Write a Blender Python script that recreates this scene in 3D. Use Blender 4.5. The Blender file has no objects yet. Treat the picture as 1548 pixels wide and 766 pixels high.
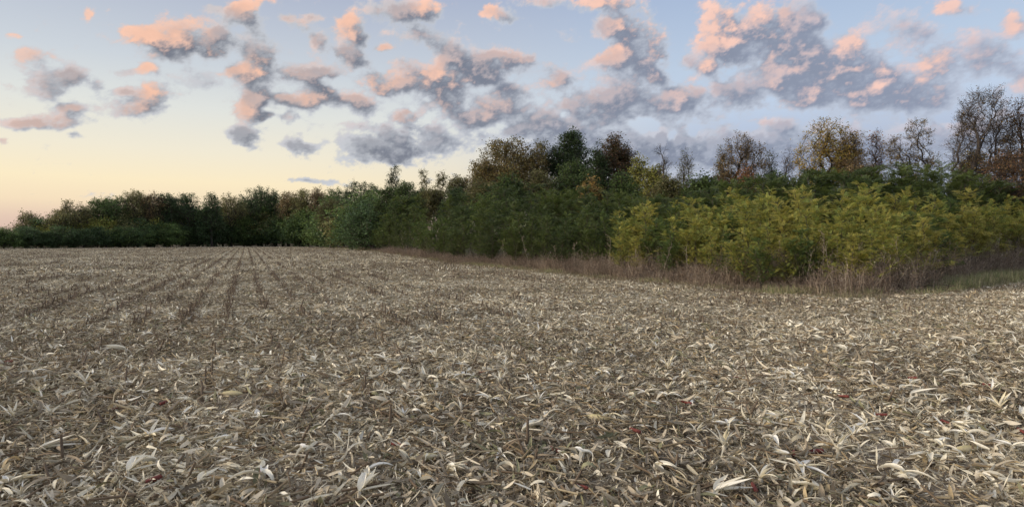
import bpy, math, random
import numpy as np
from mathutils import Vector, Euler, Matrix

random.seed(7)
RS = np.random.RandomState(7)
SC = bpy.context.scene
COL = SC.collection
R = math.radians

# ------------------------------------------------------------------ camera
F = 922.0            # focal length in photograph pixels
HZ = 364.0           # row of the horizon
CH = 1.6             # eye height
cam = bpy.data.cameras.new('camera')
cam.sensor_width = 36.0
cam.lens = 36.0 * F / 1548.0
cam.shift_y = (HZ - 383.0) / 1548.0
cam.clip_start = 0.1
cam.clip_end = 30000
camo = bpy.data.objects.new('camera', cam)
COL.objects.link(camo)
camo.location = (0, 0, CH)
camo.rotation_euler = (R(90), 0, 0)
SC.camera = camo
SC.render.engine = 'CYCLES'
SC.cycles.max_bounces = 6
SC.cycles.diffuse_bounces = 4
SC.cycles.glossy_bounces = 2
SC.cycles.transmission_bounces = 2
SC.cycles.transparent_max_bounces = 6
SC.cycles.use_adaptive_sampling = True
SC.cycles.adaptive_threshold = 0.02
SC.cycles.caustics_reflective = False
SC.cycles.caustics_refractive = False
SC.view_settings.view_transform = 'Standard'
SC.view_settings.look = 'None'
SC.view_settings.gamma = 1.0
SC.view_settings.exposure = 0.25


def lin(r, g, b):
    f = lambda c: (c / 255 / 12.92) if c / 255 <= 0.04045 else ((c / 255 + 0.055) / 1.055) ** 2.4
    return (f(r), f(g), f(b))


# ------------------------------------------------------------------ sky (dusk) and the low sun
SUN_AZ = R(-105)      # to the left of the view
SUN_EL = R(20)
w = bpy.data.worlds.new('World')
SC.world = w
w.use_nodes = True
nt = w.node_tree
N = nt.nodes
for n in list(N):
    N.remove(n)
L = nt.links.new


def node(nt, t, **kw):
    n = nt.nodes.new(t)
    for k, v in kw.items():
        setattr(n, k, v)
    return n


def mth(nt, op, a, b=None, c=None, clamp=False):
    n = nt.nodes.new('ShaderNodeMath')
    n.operation = op
    n.use_clamp = clamp
    for i, v in enumerate((a, b, c)):
        if v is None:
            continue
        if isinstance(v, (int, float)):
            n.inputs[i].default_value = v
        else:
            nt.links.new(v, n.inputs[i])
    return n.outputs[0]


def ramp(nt, fac, stops, interp='LINEAR'):
    n = nt.nodes.new('ShaderNodeValToRGB')
    cr = n.color_ramp
    cr.interpolation = interp
    while len(cr.elements) < len(stops):
        cr.elements.new(0.5)
    for e, (p, c) in zip(cr.elements, stops):
        e.position = p
        e.color = (c[0], c[1], c[2], 1)
    nt.links.new(fac, n.inputs[0])
    return n.outputs[0]


tc = node(nt, 'ShaderNodeTexCoord')
sx = node(nt, 'ShaderNodeSeparateXYZ')
L(tc.outputs['Generated'], sx.inputs[0])
X, Y, Z = sx.outputs
glow = ramp(nt, Z, [
    (0.0, lin(208, 178, 168)), (0.03, lin(222, 194, 176)), (0.055, lin(240, 218, 186)),
    (0.085, lin(246, 229, 193)), (0.13, lin(236, 228, 207)), (0.19, lin(220, 222, 217)), (0.25, lin(200, 207, 214)),
    (0.37, lin(168, 177, 198)), (0.6, lin(162, 171, 196)), (1.0, lin(180, 176, 184))])
cool = ramp(nt, Z, [
    (0.0, lin(178, 176, 186)), (0.08, lin(164, 172, 192)), (0.14, lin(174, 184, 206)), (0.20, lin(188, 203, 224)),
    (0.26, lin(183, 200, 221)), (0.37, lin(162, 181, 210)), (0.6, lin(158, 174, 204)), (1.0, lin(180, 176, 184))])
gd = Vector((math.sin(R(-32)), math.cos(R(-32))))
hl = mth(nt, 'SQRT', mth(nt, 'ADD', mth(nt, 'MULTIPLY', X, X), mth(nt, 'ADD', mth(nt, 'MULTIPLY', Y, Y), 1e-5)))
dt = mth(nt, 'DIVIDE', mth(nt, 'ADD', mth(nt, 'MULTIPLY', X, gd.x), mth(nt, 'MULTIPLY', Y, gd.y)), hl)
mr = node(nt, 'ShaderNodeMapRange', interpolation_type='SMOOTHSTEP')
mr.inputs['From Min'].default_value = 0.60
mr.inputs['From Max'].default_value = 1.0
L(dt, mr.inputs['Value'])
mx = node(nt, 'ShaderNodeMix', data_type='RGBA')
L(mr.outputs[0], mx.inputs['Factor'])
L(cool, mx.inputs[6])
L(glow, mx.inputs[7])
sky = node(nt, 'ShaderNodeTexSky')
sky.sky_type = 'NISHITA'
sky.sun_disc = False
sky.sun_elevation = SUN_EL
sky.sun_rotation = SUN_AZ
bg1 = node(nt, 'ShaderNodeBackground')
L(mx.outputs[2], bg1.inputs[0])
bg1.inputs[1].default_value = 0.87
bg2 = node(nt, 'ShaderNodeBackground')
L(sky.outputs[0], bg2.inputs[0])
bg2.inputs[1].default_value = 0.004
ad = node(nt, 'ShaderNodeAddShader')
L(bg1.outputs[0], ad.inputs[0])
L(bg2.outputs[0], ad.inputs[1])
wo = node(nt, 'ShaderNodeOutputWorld')
L(ad.outputs[0], wo.inputs[0])

sl = bpy.data.lights.new('sun', 'SUN')
sl.energy = 3.1
sl.angle = R(25)
sl.color = (1.0, 0.86, 0.72)
so = bpy.data.objects.new('sun', sl)
COL.objects.link(so)
sd = Vector((math.sin(SUN_AZ) * math.cos(SUN_EL), math.cos(SUN_AZ) * math.cos(SUN_EL), math.sin(SUN_EL)))
so.rotation_euler = sd.to_track_quat('Z', 'Y').to_euler()


# ------------------------------------------------------------------ numpy noise
def perlin(x, y, seed=0):
    rs = np.random.RandomState(seed)
    perm = rs.permutation(256)
    perm = np.concatenate([perm, perm])
    ang = rs.rand(256) * 2 * np.pi
    gx, gy = np.cos(ang), np.sin(ang)
    xi = np.floor(x).astype(int)
    yi = np.floor(y).astype(int)
    xf, yf = x - xi, y - yi
    u = xf * xf * xf * (xf * (xf * 6 - 15) + 10)
    v = yf * yf * yf * (yf * (yf * 6 - 15) + 10)

    def g(ix, iy, fx, fy):
        h = perm[(perm[ix & 255] + iy) & 255]
        return gx[h] * fx + gy[h] * fy
    a = g(xi, yi, xf, yf)
    b = g(xi + 1, yi, xf - 1, yf)
    c = g(xi, yi + 1, xf, yf - 1)
    d = g(xi + 1, yi + 1, xf - 1, yf - 1)
    return (a + u * (b - a)) * (1 - v) + (c + u * (d - c)) * v


def fbm(x, y, octs=5, seed=0, gain=0.5, billow=False):
    s = 0
    a = 1.0
    t = 0
    for o in range(octs):
        n = perlin(x * 2 ** o + 17.3 * o, y * 2 ** o - 9.1 * o, seed + o) * 1.5
        if billow:
            n = 1 - 2.2 * np.abs(n)
        s = s + a * n
        t += a
        a *= gain
    return s / t


def sstep(a, b, x):
    t = np.clip((x - a) / (b - a), 0, 1)
    return t * t * (3 - 2 * t)


# ------------------------------------------------------------------ mesh helpers
def mesh_np(name, verts, quads=None, tris=None, colors=None, mat=None, smooth=False, attrs=None):
    me = bpy.data.meshes.new(name)
    verts = np.asarray(verts, dtype=np.float32)
    nq = 0 if quads is None else len(quads)
    ntr = 0 if tris is None else len(tris)
    idx = []
    st = []
    if nq:
        idx.append(np.asarray(quads, dtype=np.int32).ravel())
        st.append(np.arange(nq) * 4)
    if ntr:
        idx.append(np.asarray(tris, dtype=np.int32).ravel())
        st.append(nq * 4 + np.arange(ntr) * 3)
    me.vertices.add(len(verts))
    me.vertices.foreach_set('co', verts.ravel())
    if idx:
        idx = np.concatenate(idx)
        st = np.concatenate(st).astype(np.int32)
        me.loops.add(len(idx))
        me.loops.foreach_set('vertex_index', idx)
        me.polygons.add(len(st))
        me.polygons.foreach_set('loop_start', st)
        if smooth:
            me.polygons.foreach_set('use_smooth', np.ones(len(st), dtype=bool))
    if colors is not None:
        at = me.color_attributes.new('Col', 'FLOAT_COLOR', 'POINT')
        c = np.ones((len(verts), 4), dtype=np.float32)
        c[:, :colors.shape[1]] = colors
        at.data.foreach_set('color', c.ravel())
    if attrs:
        for k, v in attrs.items():
            at = me.attributes.new(k, 'FLOAT', 'POINT')
            at.data.foreach_set('value', np.asarray(v, dtype=np.float32))
    me.update(calc_edges=True)
    if mat:
        me.materials.append(mat)
    return me


def link(name, me, parent=None, loc=(0, 0, 0), rz=0.0, scale=None, **props):
    o = bpy.data.objects.new(name, me)
    COL.objects.link(o)
    o.location = loc
    o.rotation_euler = (0, 0, rz)
    if scale is not None:
        o.scale = scale if hasattr(scale, '__len__') else (scale,) * 3
    if parent is not None:
        o.parent = parent
    for k, v in props.items():
        o[k] = v
    return o


def mat_attr(name, rough=0.8, noise=0.25, nscale=8.0, trans=0.0, bump=0.0, world_var=0.0, spec=0.3, gloss_tint=None):
    """material whose colour is the per-piece colour attribute with fine procedural variation"""
    m = bpy.data.materials.new(name)
    m.use_nodes = True
    t = m.node_tree
    b = t.nodes['Principled BSDF']
    b.inputs['Roughness'].default_value = rough
    b.inputs['Specular IOR Level'].default_value = spec
    a = node(t, 'ShaderNodeAttribute', attribute_name='Col')
    g = node(t, 'ShaderNodeNewGeometry')
    nz = node(t, 'ShaderNodeTexNoise')
    nz.inputs['Scale'].default_value = nscale
    nz.inputs['Detail'].default_value = 2
    tcn = node(t, 'ShaderNodeTexCoord')
    t.links.new(tcn.outputs['Object'], nz.inputs['Vector'])
    k = mth(t, 'MULTIPLY_ADD', nz.outputs[0], 2 * noise, 1 - noise)
    if world_var:
        n2 = node(t, 'ShaderNodeTexNoise')
        n2.inputs['Scale'].default_value = 0.45
        n2.inputs['Detail'].default_value = 3
        t.links.new(g.outputs['Position'], n2.inputs['Vector'])
        k = mth(t, 'MULTIPLY', k, mth(t, 'MULTIPLY_ADD', n2.outputs[0], 2 * world_var, 1 - world_var))
    vm = node(t, 'ShaderNodeVectorMath', operation='SCALE')
    t.links.new(a.outputs['Color'], vm.inputs[0])
    t.links.new(k, vm.inputs['Scale'])
    t.links.new(vm.outputs[0], b.inputs['Base Color'])
    if bump:
        bp = node(t, 'ShaderNodeBump')
        bp.inputs['Strength'].default_value = bump
        bp.inputs['Distance'].default_value = 0.01
        t.links.new(nz.outputs[0], bp.inputs['Height'])
        t.links.new(bp.outputs[0], b.inputs['Normal'])
    if trans:
        tr = node(t, 'ShaderNodeBsdfTranslucent')
        t.links.new(vm.outputs[0], tr.inputs[0])
        ms = node(t, 'ShaderNodeMixShader')
        ms.inputs[0].default_value = trans
        t.links.new(b.outputs[0], ms.inputs[1])
        t.links.new(tr.outputs[0], ms.inputs[2])
        t.links.new(ms.outputs[0], t.nodes['Material Output'].inputs[0])
    return m


M_HUSK = mat_attr('dry_husk', 0.7, 0.22, 60.0, trans=0.12, world_var=0.34, spec=0.15)
M_HERO = mat_attr('pale_husk', 0.6, 0.10, 70.0, trans=0.10, spec=0.15)
M_STALK = mat_attr('dry_stalk', 0.7, 0.2, 50.0)
M_COB = mat_attr('corn_cob', 0.75, 0.3, 140.0, bump=0.6)
M_LEAF = mat_attr('leaves', 0.55, 0.30, 0.9, trans=0.38)
M_BARK = mat_attr('bark', 0.85, 0.30, 9.0, bump=0.5)
M_WEED = mat_attr('dead_weeds', 0.8, 0.2, 3.0, trans=0.1, world_var=0.35)
M_GRASS = mat_attr('grass', 0.7, 0.2, 3.0, trans=0.25, world_var=0.3)

# ------------------------------------------------------------------ clouds
# x, y, half-width, half-height, density, warmth (in pixels of the panorama, turned into sky directions)
CL = [(265, 62, 58, 36, 1.2, .6), (205, 55, 34, 14, .8, 1.1), (335, 60, 26, 24, 1, .1), (380, 65, 26, 22, .6, .05),
      (50, 85, 30, 18, .75, .5), (70, 128, 48, 22, .85, .05), (112, 115, 26, 18, .8, .05), (150, 130, 15, 14, .55, .5),
      (22, 50, 13, 6, .5, .9), (135, 22, 12, 10, .6, 1), (222, 104, 22, 9, .8, 1), (185, 110, 20, 8, .55, 0),
      (240, 142, 28, 18, 1, .9), (205, 165, 42, 14, .9, .5), (195, 143, 30, 9, .7, .2), (105, 163, 28, 10, .9, .4),
      (50, 190, 42, 10, .9, .5), (90, 182, 40, 10, .75, .5), (110, 203, 18, 6, .6, .3), (8, 215, 14, 7, .8, 1),
      (205, 213, 16, 4, .5, 0), (390, 102, 28, 20, .9, 1.1), (400, 138, 30, 18, .7, .3), (435, 158, 22, 9, .6, .1),
      (400, 175, 18, 9, .8, .1), (435, 178, 13, 10, .8, .1), (372, 200, 24, 13, .7, 0), (450, 217, 28, 6, .7, 0),
      (320, 12, 18, 10, .7, .1), (395, 5, 25, 10, .6, .9), (450, 38, 28, 12, .7, .4), (485, 62, 15, 12, .7, 0),
      (380, 35, 30, 12, .45, 0), (530, 40, 31, 20, 1, 1), (525, 78, 22, 12, .7, 0), (595, 15, 40, 22, 1, .1),
      (645, 20, 32, 22, 1, .9), (630, 55, 40, 13, .65, .1), (465, 112, 24, 18, 1, .05), (500, 108, 30, 8, .8, 0),
      (490, 142, 22, 13, .9, .5), (530, 150, 28, 9, .8, .3), (575, 125, 28, 18, 1, .7), (545, 160, 30, 12, .7, .2),
      (610, 100, 20, 12, .6, 0), (655, 122, 48, 24, 1.1, .9), (682, 150, 25, 17, .9, .8), (735, 95, 58, 19, 1.05, .2),
      (690, 90, 22, 16, .9, .2), (775, 90, 28, 10, .9, .5), (740, 120, 30, 10, .7, 0), (615, 175, 22, 11, .9, .7),
      (755, 160, 38, 24, .95, .4), (728, 182, 25, 14, .8, .6), (840, 122, 28, 13, .9, .9), (840, 100, 25, 9, .5, 0),
      (540, 222, 52, 20, .62, 0), (610, 225, 60, 24, .62, 0), (680, 212, 60, 16, .6, 0), (560, 190, 34, 9, .6, 0),
      (640, 195, 40, 8, .6, 0), (815, 185, 50, 18, .8, .1), (880, 165, 60, 28, .9, .15), (950, 150, 60, 34, .9, .1),
      (900, 212, 160, 22, .5, 0), (470, 275, 58, 5, .9, 0), (920, 2, 50, 20, 1, 1), (820, 0, 40, 14, .7, .3),
      (955, 60, 54, 38, 1.15, .8), (925, 85, 20, 16, .7, .9), (1085, 45, 28, 46, 1, 1.1), (1076, 102, 16, 11, .9, 1), (1170, 50, 60, 46, 1.2, .8),
      (1210, 92, 50, 38, .9, .3), (1215, 25, 35, 40, .7, 0), (1240, 112, 50, 34, 1, .7), (1287, 68, 20, 16, 1, 1.2),
      (1310, 120, 60, 38, 1, .9), (1360, 45, 50, 24, .6, .1), (1330, 150, 60, 24, .8, .6), (1415, 98, 30, 26, 1, 1.1),
      (1400, 145, 45, 28, .9, .7), (1490, 85, 38, 40, .75, .1), (1532, 35, 20, 20, 1, 1), (1440, 12, 36, 12, .8, .9),
      (1030, 150, 35, 26, .9, .7), (1120, 145, 40, 28, .8, 0), (1160, 115, 40, 20, .5, .2),
      (1250, 230, 360, 40, 1.0, .05), (1050, 233, 150, 25, .62, 0), (1480, 185, 90, 26, .6, .3), (1560, 130, 40, 30, .7, .6),
      (850, 176, 14, 9, -.9, 0), (973, 190, 16, 14, -1.1, 0), (1013, 204, 14, 8, -1.1, 0), (1055, 199, 13, 9, -1.0, 0),
      (1128, 194, 12, 7, -.8, 0), (1160, 174, 34, 10, -.7, 0), (1432, 176, 16, 10, -.9, 0), (1360, 178, 8, 12, -.4, 0),
      (890, 60, 60, 30, -.3, 0), (300, 240, 160, 50, -.6, 0),
      # broad areas of broken puffs
      (640, 140, 230, 70, .16, .4), (860, 150, 200, 60, .10, .3), (120, 140, 130, 60, .12, .3), (420, 150, 70, 70, .15, .3),
      (1280, 120, 280, 90, .27, .45), (1000, 170, 160, 60, .14, .2), (1480, 60, 120, 70, .12, .4), (520, 60, 120, 50, .12, .4), (580, 240, 110, 20, .25, 0)]


_rc = np.random.RandomState(123)
for _i in range(85):                      # stray small puffs
    _x, _y = _rc.uniform(300, 1300), _rc.uniform(15, 245)
    _w = _rc.uniform(9, 24)
    CL.append((_x, _y, _w * 1.2, _w * .7, _rc.uniform(.45, .95), _rc.choice([0, .1, .3, .8]) if _y < 190 else 0))


def grow(a, step, end, k=1.05, mx=3.0):
    out = []
    x = a
    while x < end:
        x += step
        out.append(min(x, end))
        step = min(step * k, mx)
    return out


def cloud_field(px, py, dx, dy, dz):
    """density and warmth in the direction with panorama coordinates px, py"""
    # perspective of a level layer for the billows
    qx, qy = np.arctan2(dx, dy), dz * 1.15       # nearly even angles in the low sky
    zen = sstep(0.5, 0.75, dz)
    qx, qy = qx * (1 - zen) + dx * 1.6 * zen, qy * (1 - zen) + dy * 1.6 * zen
    wx = fbm(qx * 15, qy * 15, 5, 40, 0.66) * 20
    wy = fbm(qx * 15 + 5, qy * 15, 5, 50, 0.66) * 14
    ux, uy = px + wx, py + wy
    d = np.zeros_like(px)
    wm = np.zeros_like(px)
    ws = np.full_like(px, 1e-4)
    for (cx, cy, rx, ry, s, wa) in CL:
        q = ((ux - cx) / (rx * .97)) ** 2 + ((uy - cy) / (ry * 1.0)) ** 2
        m = q < 6
        if not m.any():
            continue
        g = np.zeros_like(px)
        g[m] = np.exp(-q[m] ** 1.25 * 1.1)
        d += s * g
        if s > 0:
            wm += wa * g
            ws += g
    d = np.where(d > 1, 1 + (d - 1) * 0.35, d)
    inside = sstep(-160, -20, px) * sstep(1760, 1600, px) * sstep(-140, -10, py)
    far = fbm(qx * 2.2 + 3, qy * 2.2, 4, 60) * 1.6 + 0.15
    d = d * inside + (1 - inside) * np.clip(far, 0, 1.1)
    warm = np.where(ws > 1e-3, wm / ws, 0) * inside + (1 - inside) * 0.6
    n = fbm(qx * 21, qy * 28, 7, 3, 0.68)
    lowb = sstep(90, 240, py)
    n = n * (1 - .5 * lowb) + .85 * lowb * fbm(qx * 36, qy * 50, 6, 33, 0.66)
    b = fbm(qx * 22, qy * 28, 6, 90, 0.62, True)
    dens = d * (1 + 0.32 * b) + 1.08 * n + 0.08 * b - 0.22
    return dens, warm, n, b


def build_clouds():
    az_in = list(np.arange(-44, 44.01, 0.10))
    az = az_in + grow(44, 0.15, 316, 1.04, 1.6)[:-1]
    el = list(np.arange(0.2, 23.5, 0.09)) + grow(23.5, 0.2, 88, 1.05, 1.8)
    A, E = np.meshgrid(np.radians(az), np.radians(el))
    dx, dy, dz = np.sin(A) * np.cos(E), np.cos(A) * np.cos(E), np.sin(E)

    def pp(dx, dy, dz):
        # panorama pixel of a direction; outside the front half fall back to large numbers
        ok = dy > 0.25
        yy = np.where(ok, dy, 1)
        return np.where(ok, 774 + F * dx / yy, 5000.0), np.where(ok, HZ - F * dz / yy, -5000.0)
    px, py = pp(dx, dy, dz)
    dens, warm, n, bb = cloud_field(px, py, dx, dy, dz)

    # light from the left and slightly above: compare with the density a little towards it
    def shifted(a, e):
        sx_, sy_, sz_ = np.sin(A - a) * np.cos(E + e), np.cos(A - a) * np.cos(E + e), np.sin(E + e)
        qx_, qy_ = pp(sx_, sy_, sz_)
        return cloud_field(qx_, qy_, sx_, sy_, sz_)[0]
    d1 = shifted(R(0.55), R(0.5))
    d2 = shifted(R(1.6), R(1.0))
    lit = np.clip((dens - d1) * 1.3 + (dens - d2) * 0.75, -0.6, 1.2)
    alpha = sstep(0.0, 0.52, dens)
    low = sstep(260, 130, py)       # the low band is in the earth's shadow
    low = np.where(py < -1000, 1, low)
    wl = np.clip(warm * (0.04 + 1.05 * lit + 0.25 * n), 0, 1.15) * (0.15 + 0.85 * low)
    body = np.clip(sstep(0.2, 1.15, dens) - 0.45 * np.clip(lit, 0, 1), 0, 1)
    rgt = sstep(300, 1500, np.where(np.abs(px) < 4000, px, 900))[..., None]
    thin = np.array(lin(196, 199, 205)) * (1 - rgt) + np.array(lin(188, 197, 214)) * rgt
    core = np.array(lin(112, 117, 130)) * (1 - rgt) + np.array(lin(142, 151, 172)) * rgt
    col = thin * (1 - body[..., None]) + core * body[..., None]
    peach = np.array(lin(246, 191, 160)) * (1 - rgt) + np.array(lin(243, 197, 178)) * rgt
    peach = peach * (1 + .13 * bb)[..., None]
    k = np.clip(np.clip(wl, 0, 1) * (0.72 + 0.30 * bb), 0, 0.80)[..., None]
    col = col * (1 - k) + peach * k
    col *= 0.86 * (1 + 0.16 * n)[..., None] * (1 + 0.12 * np.clip(wl - 0.7, 0, 1))[..., None]
    # edges thin out into the sky
    alpha = alpha * sstep(0.4, 3.0, np.degrees(E)) * 0.97
    D = 9000.0
    nr, nc = A.shape
    V = np.stack([dx * D, dy * D, dz * D + CH], -1).reshape(-1, 3)
    ii = np.arange(nr * nc).reshape(nr, nc)
    jn = np.concatenate([ii[:, 1:], ii[:, :1]], 1)
    q = np.stack([ii[:-1], jn[:-1], jn[1:], ii[1:]], -1).reshape(-1, 4)
    al = alpha.reshape(-1)
    keep = al[q].max(1) > 0.004
    q = q[keep]
    used = np.unique(q)
    mp = np.full(len(V), -1)
    mp[used] = np.arange(len(used))
    m = bpy.data.materials.new('cloud')
    m.use_nodes = True
    t = m.node_tree
    for x in list(t.nodes):
        t.nodes.remove(x)
    a = node(t, 'ShaderNodeAttribute', attribute_name='Col')
    a2 = node(t, 'ShaderNodeAttribute', attribute_name='cover')
    em = node(t, 'ShaderNodeEmission')
    t.links.new(a.outputs['Color'], em.inputs[0])
    tr = node(t, 'ShaderNodeBsdfTransparent')
    ms = node(t, 'ShaderNodeMixShader')
    t.links.new(a2.outputs['Fac'], ms.inputs[0])
    t.links.new(tr.outputs[0], ms.inputs[1])
    t.links.new(em.outputs[0], ms.inputs[2])
    out = node(t, 'ShaderNodeOutputMaterial')
    t.links.new(ms.outputs[0], out.inputs[0])
    m.cycles.emission_sampling = 'NONE'
    me = mesh_np('clouds', V[used], quads=mp[q], colors=col.reshape(-1, 3)[used], mat=m, smooth=True,
                 attrs={'cover': al[used]})
    link('clouds', me, kind='stuff', label='peach and grey broken evening clouds spread over the dusk sky', category='clouds')


build_clouds()

# ------------------------------------------------------------------ layout of the place (metres, camera at the origin looking +Y)
EX = [-600, -200, 0, 200, 400, 500, 560, 600, 650, 700, 775, 850, 1000, 1150, 1300, 1400, 1450, 1548, 1800, 2600]
EY = [75, 100, 113, 135, 164, 147, 95, 70, 52, 41, 34, 29, 23, 19.4, 17.5, 18.2, 20.8, 24, 30, 34]
WX = [-600, 1300, 1380, 1450, 1548, 1800, 2600]
WY = [0, 0, 0.4, 2.2, 3.2, 4, 4]


def Epx(x):
    return np.interp(x, EX, EY)


def Wpx(x):
    return Epx(x) + np.interp(x, WX, WY)


def topx(X, Y):
    return 774 + F * X / Y


def at(px, D):
    return (px - 774) / F * D


def in_field(X, Y, extra=0.0):
    Yc = np.maximum(Y, 0.5)
    f = (Y < 2) | (Y < Epx(np.clip(topx(X, Yc), -600, 2600)) + extra)
    return f


ROW = np.array([math.sin(math.atan2(-402, F)), math.cos(math.atan2(-402, F))])   # direction of the corn rows
ACR = np.array([ROW[1], -ROW[0]])


def gz(X, Y):
    X = np.asarray(X, dtype=float)
    Y = np.asarray(Y, dtype=float)
    z = 0.03 * np.sin(X * 0.5 + 1.3) * np.cos(Y * 0.4) + 0.01 * np.sin(X * 2.1 + Y * 1.3)
    a = X * ACR[0] + Y * ACR[1]
    z = z + 0.008 * np.cos(a * 2 * np.pi / 0.76)
    return z * np.clip(60 / (np.hypot(X, Y) + 1), 0, 1)


# ------------------------------------------------------------------ ground
def build_ground():
    pos = [0.0] + grow(0, 0.16, 4000, 1.022, 300)
    xs = np.array(sorted([-p for p in pos[1:]] + pos))
    ys = np.array(sorted([-p for p in grow(0, 1.0, 4000, 1.2, 600)] + [0.0] + grow(0, 0.16, 4000, 1.018, 300)))
    Xg, Yg = np.meshgrid(xs, ys)
    Zg = gz(Xg, Yg)
    fld = in_field(Xg + 0.35 * perlin(Xg * 0.7, Yg * 0.7, 5), Yg + 0.8 * perlin(Xg * 0.5, Yg * 0.5, 6)).astype(float)
    nr, nc = Xg.shape
    ii = np.arange(nr * nc).reshape(nr, nc)
    q = np.stack([ii[:-1, :-1], ii[:-1, 1:], ii[1:, 1:], ii[1:, :-1]], -1).reshape(-1, 4)
    m = bpy.data.materials.new('field_soil')
    m.use_nodes = True
    t = m.node_tree
    b = t.nodes['Principled BSDF']
    b.inputs['Roughness'].default_value = 0.9
    b.inputs['Specular IOR Level'].default_value = 0.1
    g = node(t, 'ShaderNodeNewGeometry')
    a = node(t, 'ShaderNodeAttribute', attribute_name='field')

    def nz(scale, det=4, vec=None):
        n = node(t, 'ShaderNodeTexNoise')
        n.inputs['Scale'].default_value = scale
        n.inputs['Detail'].default_value = det
        t.links.new(vec or g.outputs['Position'], n.inputs['Vector'])
        return n.outputs[0]
    mp = node(t, 'ShaderNodeMapping')
    mp.inputs['Rotation'].default_value = (0, 0, -math.atan2(-402, F))
    mp.inputs['Scale'].default_value = (3.0, 0.5, 1)
    t.links.new(g.outputs['Position'], mp.inputs['Vector'])
    n1 = nz(6.0, 5)
    n2 = nz(0.8, 4, mp.outputs[0])
    n3 = nz(22, 3)
    k = mth(t, 'ADD', mth(t, 'MULTIPLY', n1, 0.5), mth(t, 'ADD', mth(t, 'MULTIPLY', n2, 0.3), mth(t, 'MULTIPLY', n3, 0.2)))
    fc = ramp(t, k, [(0.3, (0.09, 0.072, 0.052)), (0.45, (0.19, 0.157, 0.115)), (0.56, (0.32, 0.27, 0.20)), (0.7, (0.46, 0.40, 0.31))])
    vc = ramp(t, k, [(0.3, (0.05, 0.04, 0.025)), (0.6, (0.15, 0.125, 0.075))])
    mx = node(t, 'ShaderNodeMix', data_type='RGBA')
    t.links.new(a.outputs['Fac'], mx.inputs['Factor'])
    t.links.new(vc, mx.inputs[6])
    t.links.new(fc, mx.inputs[7])
    t.links.new(mx.outputs[2], b.inputs['Base Color'])
    bp = node(t, 'ShaderNodeBump')
    bp.inputs['Strength'].default_value = 0.7
    bp.inputs['Distance'].default_value = 0.05
    t.links.new(k, bp.inputs['Height'])
    t.links.new(bp.outputs[0], b.inputs['Normal'])
    me = mesh_np('ground', np.stack([Xg, Yg, Zg], -1).reshape(-1, 3), quads=q, mat=m, smooth=True, attrs={'field': fld.ravel()})
    link('ground', me, kind='structure')


build_ground()


# ------------------------------------------------------------------ instanced stuff
def gn_scatter(name, pts, rotz, scl, idx, tiles, label, category):
    """one object: real geometry placed many times (only for what nobody could count)"""
    col = bpy.data.collections.new(name + '_tiles')
    for k, me in enumerate(tiles):
        o = bpy.data.objects.new('%s_tile_%02d' % (name, k), me)
        col.objects.link(o)
    me = bpy.data.meshes.new(name)
    n = len(pts)
    me.vertices.add(n)
    me.vertices.foreach_set('co', np.asarray(pts, dtype=np.float32).ravel())
    a = me.attributes.new('rz', 'FLOAT_VECTOR', 'POINT')
    v = np.zeros((n, 3), dtype=np.float32)
    v[:, 2] = rotz
    a.data.foreach_set('vector', v.ravel())
    a = me.attributes.new('scl', 'FLOAT_VECTOR', 'POINT')
    s = np.asarray(scl, dtype=np.float32)
    if s.ndim == 1:
        s = np.repeat(s[:, None], 3, 1)
    a.data.foreach_set('vector', np.ascontiguousarray(s).ravel())
    a = me.attributes.new('idx', 'INT', 'POINT')
    a.data.foreach_set('value', np.asarray(idx, dtype=np.int32))
    o = link(name, me, kind='stuff', label=label, category=category)
    ng = bpy.data.node_groups.new(name, 'GeometryNodeTree')
    ng.interface.new_socket('Geometry', in_out='INPUT', socket_type='NodeSocketGeometry')
    ng.interface.new_socket('Geometry', in_out='OUTPUT', socket_type='NodeSocketGeometry')
    gi = ng.nodes.new('NodeGroupInput')
    go = ng.nodes.new('NodeGroupOutput')
    ip = ng.nodes.new('GeometryNodeInstanceOnPoints')
    ci = ng.nodes.new('GeometryNodeCollectionInfo')
    ci.inputs['Collection'].default_value = col
    ci.inputs['Separate Children'].default_value = True
    ci.inputs['Reset Children'].default_value = True

    def na(nm, ty):
        q = ng.nodes.new('GeometryNodeInputNamedAttribute')
        q.data_type = ty
        q.inputs['Name'].default_value = nm
        return q.outputs['Attribute']
    er = ng.nodes.new('FunctionNodeEulerToRotation')
    ng.links.new(na('rz', 'FLOAT_VECTOR'), er.inputs[0])
    ng.links.new(gi.outputs[0], ip.inputs['Points'])
    ng.links.new(ci.outputs[0], ip.inputs['Instance'])
    ip.inputs['Pick Instance'].default_value = True
    ng.links.new(na('idx', 'INT'), ip.inputs['Instance Index'])
    ng.links.new(er.outputs[0], ip.inputs['Rotation'])
    ng.links.new(na('scl', 'FLOAT_VECTOR'), ip.inputs['Scale'])
    ng.links.new(ip.outputs[0], go.inputs[0])
    md = o.modifiers.new('scatter', 'NODES')
    md.node_group = ng
    return o


def rot_mats(yaw, pitch, roll):
    cy, sy = np.cos(yaw), np.sin(yaw)
    cp, sp = np.cos(pitch), np.sin(pitch)
    cr, sr = np.cos(roll), np.sin(roll)
    M = np.zeros((len(yaw), 3, 3))
    # Rz * Ry(pitch) * Rx(roll)
    M[:, 0, 0] = cy * cp
    M[:, 0, 1] = cy * sp * sr - sy * cr
    M[:, 0, 2] = cy * sp * cr + sy * sr
    M[:, 1, 0] = sy * cp
    M[:, 1, 1] = sy * sp * sr + cy * cr
    M[:, 1, 2] = sy * sp * cr - cy * sr
    M[:, 2, 0] = -sp
    M[:, 2, 1] = cp * sr
    M[:, 2, 2] = cp * cr
    return M


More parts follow.
